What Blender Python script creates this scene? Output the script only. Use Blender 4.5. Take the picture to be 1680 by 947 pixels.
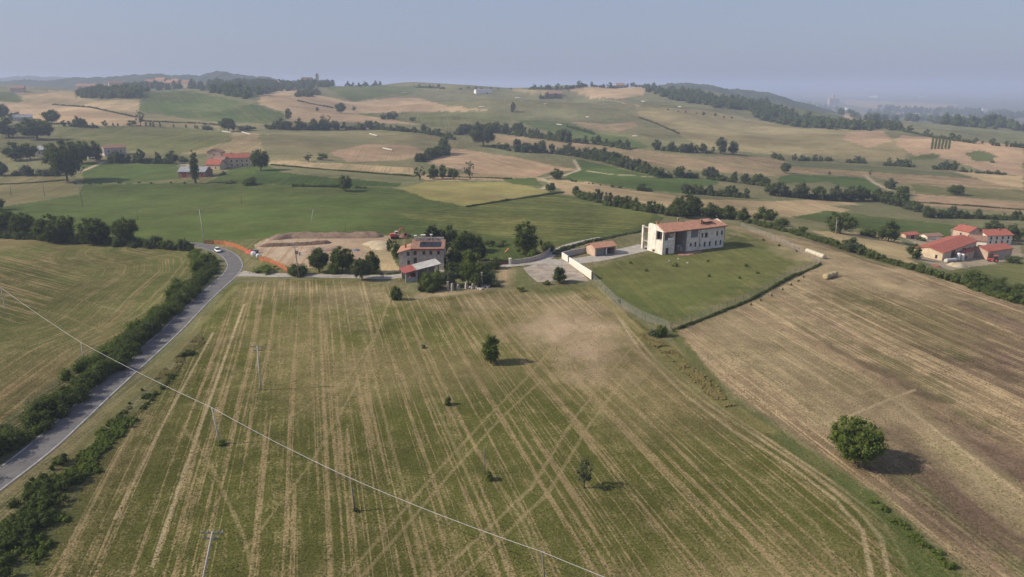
import bpy, math, random
import numpy as np
R = math.radians
sc = bpy.context.scene
for o in list(bpy.data.objects): bpy.data.objects.remove(o)
COL = sc.collection
rnd = random.Random(7)
rng = np.random.default_rng(11)

# ------------------------------------------------------------------ camera, sky, sun, exposure
CAM_Z = 57.0
PITCH = math.atan(333.5/1135.0)
FPX = 1135.0
cam = bpy.data.cameras.new('camera'); camo = bpy.data.objects.new('camera', cam)
COL.objects.link(camo); camo.location = (0, 0, CAM_Z); camo.rotation_euler = (math.pi/2-PITCH, 0, 0)
cam.sensor_width = 36; cam.lens = 36*FPX/1680; cam.clip_start = 0.5; cam.clip_end = 400000
sc.camera = camo
SUN_EL, SUN_FROM = R(36), np.array([-0.985, -0.12])      # the sun stands on the left, a touch towards the camera
SUN_FROM /= np.linalg.norm(SUN_FROM)
w = bpy.data.worlds.new('World'); sc.world = w; w.use_nodes = True
nt = w.node_tree; nt.nodes.clear()
sky = nt.nodes.new('ShaderNodeTexSky'); sky.sky_type = 'NISHITA'; sky.sun_disc = False
sky.sun_elevation = SUN_EL; sky.sun_rotation = math.atan2(SUN_FROM[0], SUN_FROM[1])
sky.altitude = 200; sky.air_density = 1.0; sky.dust_density = 2.2; sky.ozone_density = 2.0
hs = nt.nodes.new('ShaderNodeMix'); hs.data_type = 'RGBA'; hs.blend_type = 'MIX'
bg = nt.nodes.new('ShaderNodeBackground'); wo = nt.nodes.new('ShaderNodeOutputWorld')
hs.inputs[0].default_value = 0.72; hs.inputs[7].default_value = (3.05, 3.48, 4.85, 1)
nt.links.new(sky.outputs[0], hs.inputs[6]); nt.links.new(hs.outputs[2], bg.inputs[0])
bg.inputs[1].default_value = 0.10
nt.links.new(bg.outputs[0], wo.inputs[0])
sun = bpy.data.lights.new('sun', 'SUN'); sun.energy = 4.9; sun.angle = R(0.6); sun.color = (1.0, 0.885, 0.715)
suno = bpy.data.objects.new('sun', sun); COL.objects.link(suno)
import mathutils
sd = mathutils.Vector((SUN_FROM[0]*math.cos(SUN_EL), SUN_FROM[1]*math.cos(SUN_EL), math.sin(SUN_EL)))
suno.rotation_euler = sd.to_track_quat('Z', 'Y').to_euler(); suno.location = (-200, 0, 300)
sc.view_settings.view_transform = 'Standard'; sc.view_settings.look = 'None'
sc.view_settings.gamma = 1; sc.view_settings.exposure = 0.20
sc.cycles.use_denoising = True; sc.cycles.max_bounces = 4; sc.cycles.diffuse_bounces = 2; sc.cycles.volume_bounces = 1
sc.cycles.transparent_max_bounces = 6; sc.cycles.caustics_reflective = False; sc.cycles.caustics_refractive = False

# ------------------------------------------------------------------ noise and terrain
def _h(ix, iy, s):
    a = (ix.astype(np.int64)*374761393 + iy.astype(np.int64)*668265263 + s*1442695041) & 0x7fffffff
    a = ((a ^ (a >> 13))*1274126177) & 0x7fffffff
    return ((a ^ (a >> 16)) & 0xffff)/65535.0
def vnoise(x, y, s=0):
    x = np.asarray(x, float); y = np.asarray(y, float)
    ix = np.floor(x); iy = np.floor(y); fx = x-ix; fy = y-iy
    fx = fx*fx*(3-2*fx); fy = fy*fy*(3-2*fy)
    a = _h(ix, iy, s); b = _h(ix+1, iy, s); c = _h(ix, iy+1, s); d = _h(ix+1, iy+1, s)
    return (a*(1-fx)+b*fx)*(1-fy) + (c*(1-fx)+d*fx)*fy
def fbm(x, y, o=4, s=0):
    t = 0; a = 1; n = 0
    for k in range(o):
        t = t+a*vnoise(x*2**k, y*2**k, s+k*17); n += a; a *= .55
    return t/n
CP, SP = math.cos(PITCH), math.sin(PITCH)
def zof(py, Y):
    vy = (py-473.5)/FPX
    return CAM_Z + (-SP-vy*CP)/(CP-vy*SP)*Y
def flat(py): 
    vy = (py-473.5)/FPX
    return CAM_Z*(CP-vy*SP)/(SP+vy*CP)
# each column: where a direction (reference pixel column) meets the land: (pixel row, distance)
PROF = {
 -300: [(395,flat(395)),(375,310),(340,390),(310,450),(280,520),(250,600),(230,680),(205,820),(190,950),(170,1150),(150,1500),(143,1900),(-60,5000)],
 0:    [(392,flat(392)),(375,305),(340,390),(310,450),(280,520),(250,600),(230,680),(205,820),(190,950),(170,1150),(150,1500),(143,1900),(-60,5000)],
 230:  [(392,flat(392)),(365,315),(335,380),(308,440),(280,510),(255,590),(230,690),(205,830),(190,960),(170,1150),(152,1450),(144,1750),(-60,5000)],
 420:  [(392,flat(392)),(350,328),(322,390),(300,445),(280,500),(255,590),(235,680),(210,830),(190,970),(170,1150),(150,1450),(139,1750),(-60,5000)],
 640:  [(392,flat(392)),(352,328),(325,388),(305,440),(280,520),(255,620),(235,720),(210,880),(190,1050),(170,1260),(152,1500),(140,1800),(-60,5000)],
 840:  [(392,flat(392)),(360,315),(335,370),(318,425),(300,485),(270,600),(250,700),(225,840),(200,1020),(180,1220),(160,1480),(150,1680),(144,1900),(-60,5000)],
 1000: [(392,flat(392)),(365,305),(342,355),(325,420),(300,500),(270,610),(250,710),(225,850),(200,1030),(180,1220),(160,1480),(143,1750),(137,1900),(-60,5000)],
 1130: [(385,flat(385)),(362,312),(345,370),(325,440),(300,520),(270,630),(250,730),(225,870),(200,1060),(180,1280),(165,1500),(150,1800),(144,2000),(-70,5000)],
 1260: [(372,flat(372)),(356,350),(332,430),(310,500),(290,580),(260,720),(230,900),(205,1150),(185,1450),(172,1700),(-80,3600)],
 1400: [(405,flat(405)),(390,285),(370,340),(350,410),(325,490),(300,580),(275,690),(250,820),(228,980),(212,1150),(200,1350),(-85,3200)],
 1540: [(446,flat(446)),(428,265),(402,320),(375,380),(350,440),(325,510),(300,590),(275,690),(250,820),(230,970),(216,1150),(208,1300),(-85,3000)],
 1680: [(492,flat(492)),(468,218),(440,262),(410,312),(380,370),(350,440),(325,510),(300,600),(275,700),(250,840),(235,980),(221,1180),(-85,3000)],
 2000: [(560,flat(560)),(500,215),(440,262),(410,312),(380,370),(350,440),(325,510),(300,600),(275,700),(250,840),(235,980),(224,1180),(-85,3000)],
}
US = np.linspace(-1.3, 1.3, 521); SS = np.linspace(math.log(25), math.log(40000), 720)
def _blur(a, sig, ax):
    n = int(sig*3)+1; k = np.exp(-.5*(np.arange(-n, n+1)/sig)**2); k /= k.sum()
    p = [(0, 0), (0, 0)]; p[ax] = (n, n); b = np.pad(a, p, mode='edge')
    return np.apply_along_axis(lambda v: np.convolve(v, k, 'valid'), ax, b)
cu, cz = [], []
for px in sorted(PROF):
    Ys, zs = [25, 60], [0, 0]
    for py, Y in PROF[px]:
        Ys.append(Y); zs.append(py if py < 0 else zof(py, Y))
    Ys.append(max(Ys[-1]+3000, 8000)); zs.append(-85); Ys.append(40000); zs.append(-85)
    cu.append((px-840)/FPX); cz.append(np.interp(SS, np.log(Ys), zs))
cz = np.array(cz)
ZG = np.stack([np.interp(US, cu, cz[:, j]) for j in range(len(SS))], 1)
ZG = _blur(_blur(ZG, 9, 0), 4, 1)
_U, _S = np.meshgrid(US, SS, indexing='ij'); _Y = np.exp(_S); _X = _U*_Y
amp = np.clip((_Y-230)/400, 0, 1)
ZG += amp*((fbm(_X/250, _Y/210, 2, 5)-.5)*np.clip((_Y-200)/31, 0, 36)+(fbm(_X/90, _Y/110, 2, 6)-.5)*np.clip(_Y/140, 0, 7))*np.clip((4500-_Y)/2000, 0.0, 1)
ZG += (fbm(_X/45, _Y/45, 2, 9)-.5)*.7*np.clip((_Y-30)/60, 0, 1)
ZG += np.clip((_Y-3500)/4000, 0, 1)*(fbm(_X/2600, _Y/1500, 3, 21)-.6)*26
def terr(x, y):
    x = np.asarray(x, float); y = np.asarray(y, float)
    Y = np.maximum(y, 25.0)
    a = np.clip((x/Y+1.3)/2.6, 0, 1)*(len(US)-1.0001); b = np.clip((np.log(Y)-SS[0])/(SS[-1]-SS[0]), 0, 1)*(len(SS)-1.0001)
    i = a.astype(int); j = b.astype(int); a = a-i; b = b-j
    return (ZG[i, j]*(1-a)+ZG[i+1, j]*a)*(1-b)+(ZG[i, j+1]*(1-a)+ZG[i+1, j+1]*a)*b
_YM = np.exp(np.linspace(math.log(30), math.log(30000), 2600))
def cast(pts):
    """sight lines through photograph points -> where they meet the land (n,3)"""
    out = []
    for px, py in pts:
        vy = (py-473.5)/FPX; dy = CP-vy*SP; u = (px-840)/FPX/dy; dz = (-SP-vy*CP)/dy
        d = CAM_Z+dz*_YM-terr(u*_YM, _YM)
        k = np.argmax(d < 0) if (d < 0).any() else len(d)-1
        if _YM[k] > 2500 and py < 152 and px < 1200:            # things on the skyline stand on the nearest crest
            n_ = int(np.searchsorted(_YM, 2350)); g_ = d[:n_]/_YM[:n_]; kk = int(np.argmin(g_))
            if g_[kk] < .012:
                out.append((u*_YM[kk], _YM[kk], float(terr(u*_YM[kk], _YM[kk])))); continue
        Y = _YM[k]
        if k > 0 and d[k] < 0: Y = _YM[k-1]+(_YM[k]-_YM[k-1])*d[k-1]/(d[k-1]-d[k])
        out.append((u*Y, Y, float(terr(u*Y, Y))))
    return np.array(out)
def P(px, py): return cast([(px, py)])[0]
def ppm(p):                                     # photograph pixels per metre at a place
    return FPX/(p[1]*CP+(CAM_Z-p[2])*SP)
def sub(pts, closed=False, step=14):
    q = []; n = len(pts)
    for i in range(n if closed else n-1):
        a = np.array(pts[i], float); b = np.array(pts[(i+1) % n], float)
        m = max(1, int(np.hypot(*(b-a))/step))
        for k in range(m): q.append(a+(b-a)*k/m)
    if not closed: q.append(np.array(pts[-1], float))
    return q
def inpoly(x, y, poly):
    r = np.zeros(x.shape, bool); m = (x >= poly[:, 0].min()) & (x <= poly[:, 0].max()) & (y >= poly[:, 1].min()) & (y <= poly[:, 1].max())
    idx = np.nonzero(m)[0]
    if not len(idx): return r
    xx = x[idx]; yy = y[idx]; c = np.zeros(len(idx), bool); n = len(poly)
    for i in range(n):
        x1, y1 = poly[i][:2]; x2, y2 = poly[(i+1) % n][:2]
        if y1 == y2: continue
        h = ((y1 > yy) != (y2 > yy)) & (xx < (x2-x1)*(yy-y1)/(y2-y1)+x1); c ^= h
    r[idx] = c; return r
def dline(x, y, line, reach):
    """distance to a world polyline (inf beyond reach) and position along it"""
    d = np.full(x.shape, 1e9); 
    line = np.asarray(line)
    for i in range(len(line)-1):
        a = line[i][:2]; b = line[i+1][:2]
        m = (x > min(a[0], b[0])-reach) & (x < max(a[0], b[0])+reach) & (y > min(a[1], b[1])-reach) & (y < max(a[1], b[1])+reach)
        idx = np.nonzero(m)[0]
        if not len(idx): continue
        ab = b-a; L2 = (ab**2).sum()+1e-9
        t = np.clip(((x[idx]-a[0])*ab[0]+(y[idx]-a[1])*ab[1])/L2, 0, 1)
        d[idx] = np.minimum(d[idx], np.hypot(x[idx]-a[0]-t*ab[0], y[idx]-a[1]-t*ab[1]))
    return d
# ------------------------------------------------------------------ materials
MATS = {}
def nmat(name):
    m = bpy.data.materials.new(name); m.use_nodes = True; t = m.node_tree; t.nodes.clear()
    o = t.nodes.new('ShaderNodeOutputMaterial'); return m, t, o
def N(t, kind, ins=None, **kw):
    n = t.nodes.new(kind)
    for k, v in kw.items(): setattr(n, k, v)
    for k, v in (ins or {}).items():
        if isinstance(v, bpy.types.NodeSocket): t.links.new(v, n.inputs[k])
        else: n.inputs[k].default_value = v
    return n
def math_(t, op, a, b=None, c=None, clamp=False):
    n = t.nodes.new('ShaderNodeMath'); n.operation = op; n.use_clamp = clamp
    for i, v in enumerate((a, b, c)):
        if v is None: continue
        if isinstance(v, bpy.types.NodeSocket): t.links.new(v, n.inputs[i])
        else: n.inputs[i].default_value = v
    return n.outputs[0]
def mixc(t, f, a, b, mode='MIX'):
    n = t.nodes.new('ShaderNodeMix'); n.data_type = 'RGBA'; n.blend_type = mode
    for i, v in ((0, f), (6, a), (7, b)):
        if isinstance(v, bpy.types.NodeSocket): t.links.new(v, n.inputs[i])
        else: n.inputs[i].default_value = v if i == 0 else ((*v, 1) if len(v) == 3 else v)
    return n.outputs[2]
def mat(name, col, var=.18, scale=1.2, rough=.85, bump=0.0, bscale=8, spec=.2, col2=None, metal=0):
    """plain surface with blotches, grain and a little relief"""
    if name in MATS: return MATS[name]
    m, t, o = nmat(name); tc = N(t, 'ShaderNodeTexCoord').outputs['Object']
    n1 = N(t, 'ShaderNodeTexNoise', {'Vector': tc, 'Scale': scale, 'Detail': 5, 'Roughness': .65}).outputs[0]
    f = math_(t, 'MULTIPLY_ADD', n1, 3.2, -1.1, True)
    c2 = col2 or tuple(c*(1-var*2) for c in col); c1 = col if col2 else tuple(min(1, c*(1+var)) for c in col)
    c = mixc(t, f, c2, c1)
    b = N(t, 'ShaderNodeBsdfPrincipled', {'Base Color': c, 'Roughness': rough, 'Specular IOR Level': spec, 'Metallic': metal})
    if bump:
        nb = N(t, 'ShaderNodeTexNoise', {'Vector': tc, 'Scale': bscale, 'Detail': 4}).outputs[0]
        t.links.new(N(t, 'ShaderNodeBump', {'Height': nb, 'Strength': bump, 'Distance': .1}).outputs[0], b.inputs['Normal'])
    t.links.new(b.outputs[0], o.inputs[0]); MATS[name] = m; return m
def leafmat(name, c1, c2, c3=None):
    if name in MATS: return MATS[name]
    m, t, o = nmat(name)
    g = N(t, 'ShaderNodeNewGeometry'); oi = N(t, 'ShaderNodeObjectInfo')
    tc = N(t, 'ShaderNodeTexCoord').outputs['Object']
    n1 = N(t, 'ShaderNodeTexNoise', {'Vector': tc, 'Scale': .55, 'Detail': 3}).outputs[0]
    f = math_(t, 'ADD', math_(t, 'MULTIPLY', g.outputs['Random Per Island'], .6), math_(t, 'MULTIPLY_ADD', n1, 1.6, -.6), None, True)
    c = mixc(t, f, c1, c2)
    c = mixc(t, math_(t, 'MULTIPLY', oi.outputs['Random'], .55), c, c3 or tuple(x*.6 for x in c1))
    d = N(t, 'ShaderNodeBsdfDiffuse', {'Color': c}).outputs[0]
    tl = N(t, 'ShaderNodeBsdfTranslucent', {'Color': mixc(t, .5, c, (.16, .2, .03))}).outputs[0]
    mx = N(t, 'ShaderNodeMixShader', {0: .34, 1: d, 2: tl})
    t.links.new(mx.outputs[0], o.inputs[0]); MATS[name] = m; return m

# ------------------------------------------------------------------ object helpers
def tag(o, label=None, cat=None, group=None, kind=None):
    if label: o['label'] = label
    if cat: o['category'] = cat
    if group: o['group'] = group
    if kind: o['kind'] = kind
    return o
def rawmesh(name, V, F, mats, mi=None, smooth=False):
    """V (n,3), F (m,3 or 4) arrays"""
    V = np.asarray(V, np.float32); F = np.asarray(F, np.int32); k = F.shape[1]
    me = bpy.data.meshes.new(name); me.vertices.add(len(V)); me.vertices.foreach_set('co', V.ravel())
    me.loops.add(F.size); me.loops.foreach_set('vertex_index', F.ravel())
    me.polygons.add(len(F)); me.polygons.foreach_set('loop_start', np.arange(0, F.size, k, dtype=np.int32))
    if mi is not None: me.polygons.foreach_set('material_index', np.asarray(mi, np.int32))
    if smooth: me.polygons.foreach_set('use_smooth', np.ones(len(F), bool))
    for m in mats: me.materials.append(m)
    me.update(calc_edges=True); return me
def link(name, me, loc=(0, 0, 0), rz=0, parent=None):
    o = bpy.data.objects.new(name, me); COL.objects.link(o); o.location = loc; o.rotation_euler = (0, 0, rz)
    if parent: o.parent = parent
    return o

# ------------------------------------------------------------------ the ground: one sheet out to the horizon
us = np.concatenate([[-6, -4, -3, -2.2, -1.7, -1.4, -1.2], np.linspace(-1.02, 1.02, 960), [1.2, 1.4, 1.7, 2.2, 3, 4, 6]])
near = np.array([flat(p) for p in np.arange(1120, 330, -1.9)])
far = [near[-1]]
while far[-1] < 92000:
    Y = far[-1]; far.append(Y*(1.0085 if Y < 1500 else 1.02 if Y < 6000 else 1.06))
Ys = np.concatenate([[-2600, -400, 20], near, far[1:]])
UU, YY = np.meshgrid(us, Ys, indexing='ij')
X = UU*np.where(YY < 0, np.maximum(-YY, 60), np.maximum(YY, 20)); 
Z = np.where(YY < 25, 0, terr(X, YY))
gx, gy = X.ravel(), YY.ravel()
nu, ny = X.shape
idx = np.arange(nu*ny).reshape(nu, ny)
GF = np.stack([idx[:-1, :-1], idx[1:, :-1], idx[1:, 1:], idx[:-1, 1:]], -1).reshape(-1, 4)

G1 = (.074, .104, .031); G2 = (.100, .112, .040); G3 = (.135, .140, .070); GD = (.055, .082, .029)
T1 = (.36, .265, .155); T2 = (.33, .225, .145); T3 = (.205, .170, .090); TY = (.40, .31, .165); Y1 = (.26, .235, .085)
Y2 = (.245, .205, .105); ST = (.36, .29, .165); BR = (.16, .105, .075); WD = (.030, .045, .024)
col = np.empty((len(gx), 3)); alt = np.empty((len(gx), 3)); rows = np.zeros((len(gx), 3))
nz = fbm(gx/260, gy/260, 4, 3)
col[:] = G3; alt[:] = T3
pl = gy > 2300
col[pl] = (.10, .115, .075); alt[pl] = (.22, .19, .13)
rows[:, 0] = gx; rows[:, 1] = gy; rows[:, 2] = .8
wx = gx+(fbm(gx/9, gy/9, 3, 31)-.5)*np.clip(gy/110, .6, 14); wy = gy+(fbm(gx/9+50, gy/9, 3, 37)-.5)*np.clip(gy/70, .6, 30)
FIELDS = [
 # hills at the back, left
 (T1, G3, .6, None, [(0,168),(25,151),(119,148),(124,160),(175,165),(228,163),(229,176),(223,191),(152,176),(89,172),(0,168)]),
 (T1, T2, .6, None, [(-200,160),(0,168),(89,172),(152,176),(223,191),(240,206),(165,206),(100,203),(0,190),(-200,190)]),
 (G2, G1, .5, None, [(-100,150),(25,151),(38,168),(0,167),(-100,165)]),
 (G1, T3, .4, ((300,150),(345,190)), [(229,166),(241,151),(284,147),(317,151),(367,161),(420,173),(465,185),(466,198),(430,202),(350,200),(270,194),(229,183)]),
 (T3, G3, .7, None, [(229,184),(350,200),(430,203),(420,216),(300,209),(240,207)]),
 (G2, T3, .8, None, [(94,209),(180,208),(300,210),(380,219),(380,232),(290,252),(90,240)]),
 (T3, T1, .7, None, [(380,219),(420,219),(440,262),(420,250),(290,254),(380,232)]),
 (G1, G2, .5, None, [(134,267),(291,270),(300,293),(215,300),(137,300)]),
 (G1, G2, .6, None, [(380,276),(440,272),(500,300),(420,302),(340,300)]),
 (T3, G2, .9, None, [(-200,280),(0,290),(105,285),(110,303),(135,318),(0,340),(-200,340)]),
 (G1, G2, .9, ((150,345),(420,352)), [(137,303),(290,300),(420,302),(560,306),(640,308),(760,338),(900,318),(1000,332),(1075,347),(1090,360),(1060,378),(930,402),(860,404),(640,388),(460,388),(340,398),(320,404),(230,400),(0,395),(-200,390),(-200,340),(0,340),(130,320)]),
 ((.088,.108,.036), Y1, .42, ((560,340),(760,352)), [(640,345),(760,340),(900,322),(1000,334),(1075,348),(1050,372),(900,398),(760,380),(680,360)]),
 (Y1, T3, .7, ((660,310),(840,330)), [(655,309),(700,298),(840,299),(905,316),(765,339),(700,326)]),
 (GD, G1, .8, None, [(420,279),(540,291),(660,301),(650,307),(480,304),(420,301)]),
 (G3, T3, .5, ((450,275),(680,296)), [(443,272),(683,287),(673,300),(582,294),(496,286)]),
 (T1, G3, .6, None, [(443,262),(680,275),(690,287),(443,271)]),
 (T3, G3, .9, ((450,230),(700,240)), [(420,219),(572,215),(724,224),(737,242),(686,265),(572,263),(445,263)]),
 (T2, T3, .8, None, [(540,250),(597,237),(673,237),(699,252),(663,263),(572,266)]),
 (T1, T2, .7, ((440,160),(600,180)), [(435,146),(483,148),(577,168),(648,160),(686,161),(737,174),(803,181),(673,184),(582,186),(640,196),(700,205),(610,201),(520,201),(470,198),(466,184),(425,172)]),
 (G2, G1, .7, None, [(526,140),(648,140),(700,146),(660,158),(638,157),(577,167)]),
 (G2, T3, .7, None, [(580,187),(800,184),(840,196),(840,205),(740,212),(640,196)]),
 # hills at the back, centre and right
 (Y2, T3, .7, ((1060,180),(1260,215)), [(1043,176),(1150,180),(1321,211),(1448,214),(1463,227),(1488,252),(1483,266),(1412,264),(1298,255),(1144,244),(1106,222),(1048,194)]),
 (G3, Y2, .7, None, [(990,168),(1033,188),(1110,219),(1150,240),(1078,240),(1017,222),(1050,200),(997,180)]),
 (T1, T2, .5, None, [(936,149),(992,136),(1060,142),(1058,156),(1017,162),(967,160)]),
 (Y2, T1, .5, None, [(840,144),(906,151),(896,157),(840,149)]),
 (T2, G3, .8, None, [(940,200),(1000,204),(1040,200),(1045,208),(1010,218),(950,208)]),
 (G1, G3, .6, None, [(840,196),(931,201),(982,219),(1033,227),(1068,242),(1038,245),(929,224),(878,210)]),
 (T3, T2, .8, ((860,228),(1100,270)), [(800,218),(840,224),(941,234),(1043,244),(1093,252),(1150,256),(1290,258),(1300,290),(1154,282),(1068,273),(1017,258),(949,248),(820,240)]),
 (T2, T1, .9, ((760,250),(880,285)), [(742,243),(840,257),(916,273),(950,279),(900,283),(878,290),(840,292),(790,286),(700,268)]),
 (T1, T3, .6, None, [(683,286),(790,286),(880,290),(905,300),(880,296),(700,297)]),
 (G3, T3, .7, None, [(750,232),(840,246),(940,258),(950,276),(916,272),(840,257)]),
 (G1, (.062,.10,.033), .5, ((960,265),(1160,300)), [(941,260),(1017,277),(1063,288),(1106,290),(1177,295),(1177,303),(1119,310),(1114,316),(1068,314),(1028,308),(967,298),(929,295),(926,286),(954,280)]),
 (T1, T3, .8, ((910,300),(1150,335)), [(901,295),(967,299),(1017,310),(1093,319),(1144,327),(1300,331),(1310,350),(1240,356),(1130,345),(1080,340),(1000,330),(925,318)]),
 (G1, G2, .5, None, [(825,293),(880,292),(892,306),(840,302)]),
 (T2, T1, .8, None, [(1397,217),(1448,214),(1463,232),(1425,242),(1380,228)]),
 (T2, T1, .8, ((1540,240),(1680,270)), [(1463,228),(1530,224),(1680,240),(1680,290),(1620,283),(1560,262),(1500,255)]),
 (G2, G1, .8, None, [(1590,247),(1615,247),(1634,257),(1625,265),(1598,264),(1586,256)]),
 (T2, T1, .6, None, [(1478,222),(1522,225),(1524,252),(1490,250),(1470,236)]),
 (G2, G1, .8, None, [(1488,258),(1530,252),(1545,254),(1540,260),(1500,263)]),
 (G3, G2, .6, None, [(1293,264),(1437,273),(1600,288),(1580,293),(1437,283),(1298,272)]),
 (T3, T2, .9, ((1300,276),(1500,292)), [(1293,273),(1437,283),(1580,291),(1680,308),(1680,342),(1503,322),(1488,303),(1437,291),(1300,284)]),
 (T1, TY, .6, None, [(1562,281),(1680,290),(1680,309),(1640,304)]),
 (G2, T3, .7, None, [(1490,302),(1550,307),(1680,312),(1680,330),(1590,324),(1503,320)]),
 (T2, T3, .8, None, [(1500,318),(1600,326),(1680,334),(1680,350),(1500,336)]),
 (G1, (.058,.098,.033), .5, ((1290,290),(1430,296)), [(1275,294),(1298,286),(1417,292),(1442,306),(1435,315),(1387,309),(1361,299),(1285,301)]),
 (T1, G3, .5, None, [(1260,330),(1380,326),(1420,340),(1360,352),(1300,358),(1230,350)]),
 (G3, T3, .7, None, [(1360,338),(1450,334),(1500,352),(1620,362),(1680,358),(1680,372),(1611,374),(1486,361)]),
 (G1, G2, .5, None, [(1297,356),(1360,346),(1486,361),(1615,374),(1609,384),(1546,395),(1477,384),(1400,374)]),
 (TY, T3, .7, ((1370,392),(1490,412)), [(1331,379),(1414,382),(1474,394),(1512,416),(1490,424),(1540,450),(1423,418),(1360,392)]),
 ((.30,.25,.19), T3, .7, None, [(1480,384),(1560,392),(1560,375),(1660,378),(1680,420),(1640,432),(1560,444),(1500,424),(1500,400)]),
 (G2, T3, .7, None, [(1540,446),(1640,432),(1680,425),(1680,480),(1600,455)]),
 # the plain
 (G3, (.16,.16,.09), .5, None, [(1486,200),(1580,209),(1680,219),(1680,236),(1600,226),(1539,217)]),
 (T1, G3, .6, None, [(1374,163),(1437,166),(1577,172),(1560,176),(1437,178),(1390,172)]),
 (T2, T1, .6, None, [(1310,153),(1420,153),(1420,158),(1330,160)]),
 (T1, G3, .8, None, [(1590,195),(1660,198),(1650,205),(1600,203)]),
 (T1, T2, .6, None, [(1379,190),(1407,186),(1425,201),(1397,206)]),
 (G2, G3, .6, None, [(1285,171),(1340,178),(1385,190),(1395,203),(1330,196),(1300,186)]),
 # around the farm and the villa
 (G2, T3, .9, None, [(340,398),(460,388),(640,388),(860,404),(900,412),(880,440),(790,440),(660,460),(500,456),(410,452),(395,430)]),
 (G1, G2, .6, None, [(780,405),(830,400),(870,415),(850,432),(800,430)]),
 ((.34,.27,.19), T2, .9, None, [(424,396),(460,386),(640,386),(650,400),(640,430),(560,425),(520,440),(480,440),(430,420),(415,405)]),
 ((.36,.29,.17), T1, .5, None, [(590,398),(640,392),(645,420),(655,445),(630,450),(610,430)]),
 ((.095,.112,.036), (.15,.145,.055), .7, None, [(972,440),(1060,418),(1190,398),(1222,371),(1345,430),(1228,494),(1102,540),(1050,515),(975,462)]),
 # left field, big meadow in front, stubble field on the right
 ((.088,.097,.032), (.215,.163,.084), .98, 'L', [(-400,380),(0,388),(230,402),(322,416),(327,440),(290,478),(270,512),(240,540),(150,575),(60,645),(0,695),(-300,900),(-900,900)]),
 ((.086,.091,.025), (.250,.194,.102), .95, 'M', [(392,464),(480,458),(560,458),(640,468),(690,490),(840,476),(880,470),(972,468),(1010,500),(1090,558),(1190,662),(1380,792),(1480,872),(1560,950),(1720,1110),(-300,1110),(0,1010),(60,930),(200,700),(290,600),(370,475)]),
 ((.175,.130,.074), (.385,.288,.172), 1.05, 'R', [(1190,368),(1345,398),(1480,428),(1690,505),(2100,640),(2300,1110),(1760,1110),(1620,960),(1500,860),(1385,770),(1200,640),(1104,548),(1230,498),(1347,434),(1290,405)]),
]
def world_poly(pts): return cast(sub(pts, True, 16))
DIRS = {}
for c, a, amt, rd, pts in FIELDS:
    m = inpoly(wx, wy, world_poly(pts))
    col[m] = c; alt[m] = a; rows[m, 2] = amt
    if rd is None:
        rows[m, 0] = gx[m]*.8+gy[m]*.1; rows[m, 1] = gy[m]*.5
    elif isinstance(rd, str):
        d = {'L': None, 'M': (-.285, 1), 'R': (-.20, 1)}[rd]
        if rd == 'L':
            a2 = cast([(0, 457), (119, 489)]); d = (a2[1]-a2[0])[:2]
            c0 = cast([(330, 440), (240, 540), (60, 645)])
            dd = dline(gx[m], gy[m], cast(sub([(250,404),(322,418),(327,440),(290,478),(270,512),(240,540),(150,575),(60,645),(0,695)])), 60)
            k = np.clip((dd-14)/18, 0, 1); d = np.array(d)/np.hypot(*d)
            u0 = gx[m]*d[1]-gy[m]*d[0]; v0 = gx[m]*d[0]+gy[m]*d[1]
            rows[m, 0] = u0*k+dd*(1-k); rows[m, 1] = v0*k+gy[m]*(1-k); 
        else:
            d = np.array(d)/np.hypot(*d)
            bend = (vnoise(gx[m]/60, gy[m]/80, 77)-.5)*2.5
            rows[m, 0] = gx[m]*d[1]-gy[m]*d[0]+bend; rows[m, 1] = gx[m]*d[0]+gy[m]*d[1]
    else:
        a2 = cast(rd); d = (a2[1]-a2[0])[:2]; d = d/np.hypot(*d)
        rows[m, 0] = (gx[m]*d[1]-gy[m]*d[0])*.35; rows[m, 1] = (gx[m]*d[0]+gy[m]*d[1])*.35
    if rd == 'R':                                            # regrowth and dark turned soil in streaks along the rows
        st = fbm(rows[m, 0]/6.5, rows[m, 1]/55, 3, 61)+.25*(fbm(gx[m]/3, gy[m]/3, 2, 62)-.5); st2 = fbm(rows[m, 0]/5+90, rows[m, 1]/38, 3, 63)
        f1 = np.clip((st-.50)*11, 0, 1)[:, None]*.9; f2 = (np.clip((st2-.51)*11, 0, 1)*np.clip((gx[m]-25)/40, 0, 1))[:, None]*.62
        c_ = col[m]; c_ = c_*(1-f1)+np.array((.100, .105, .042))*f1; c_ = c_*(1-f2)+np.array((.135, .088, .070))*f2; col[m] = c_
        rows[m, 2] = 1.1-.62*f1[:, 0]-.66*f2[:, 0]
# patches and wheel tracks
def soft(pts, c, a=None, k=1.0, edge=6.0, kind='poly', width=None, amt=None):
    q = cast(sub(pts, kind == 'poly', 16))
    if kind == 'poly':
        ins = inpoly(gx, gy, q); d = dline(gx, gy, np.vstack([q, q[:1]]), edge); d = np.where(ins, np.minimum(d, edge), -np.minimum(d, edge))
        f = np.clip(.5+d/edge*.5+(fbm(gx/5, gy/8, 3, 91)-.5)*1.3, 0, 1)
        f = np.where(d <= -edge, 0, f)
    else:
        d = dline(gx, gy, q, width*2.5)
        f = np.clip((width*.5-d)/(width*.25)+.5+(fbm(gx/1.6, gy/2.5, 2, 95)-.5)*1.6, 0, 1); f = np.where(d > width*1.2, 0, f)
    f = (f*k)[:, None]
    col[:] = col*(1-f)+np.array(c)*f; alt[:] = alt*(1-f)+np.array(a or c)*f
    if amt is not None: rows[:, 2] = rows[:, 2]*(1-f[:, 0])+amt*f[:, 0]
BARE = (.30, .225, .14)
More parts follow.
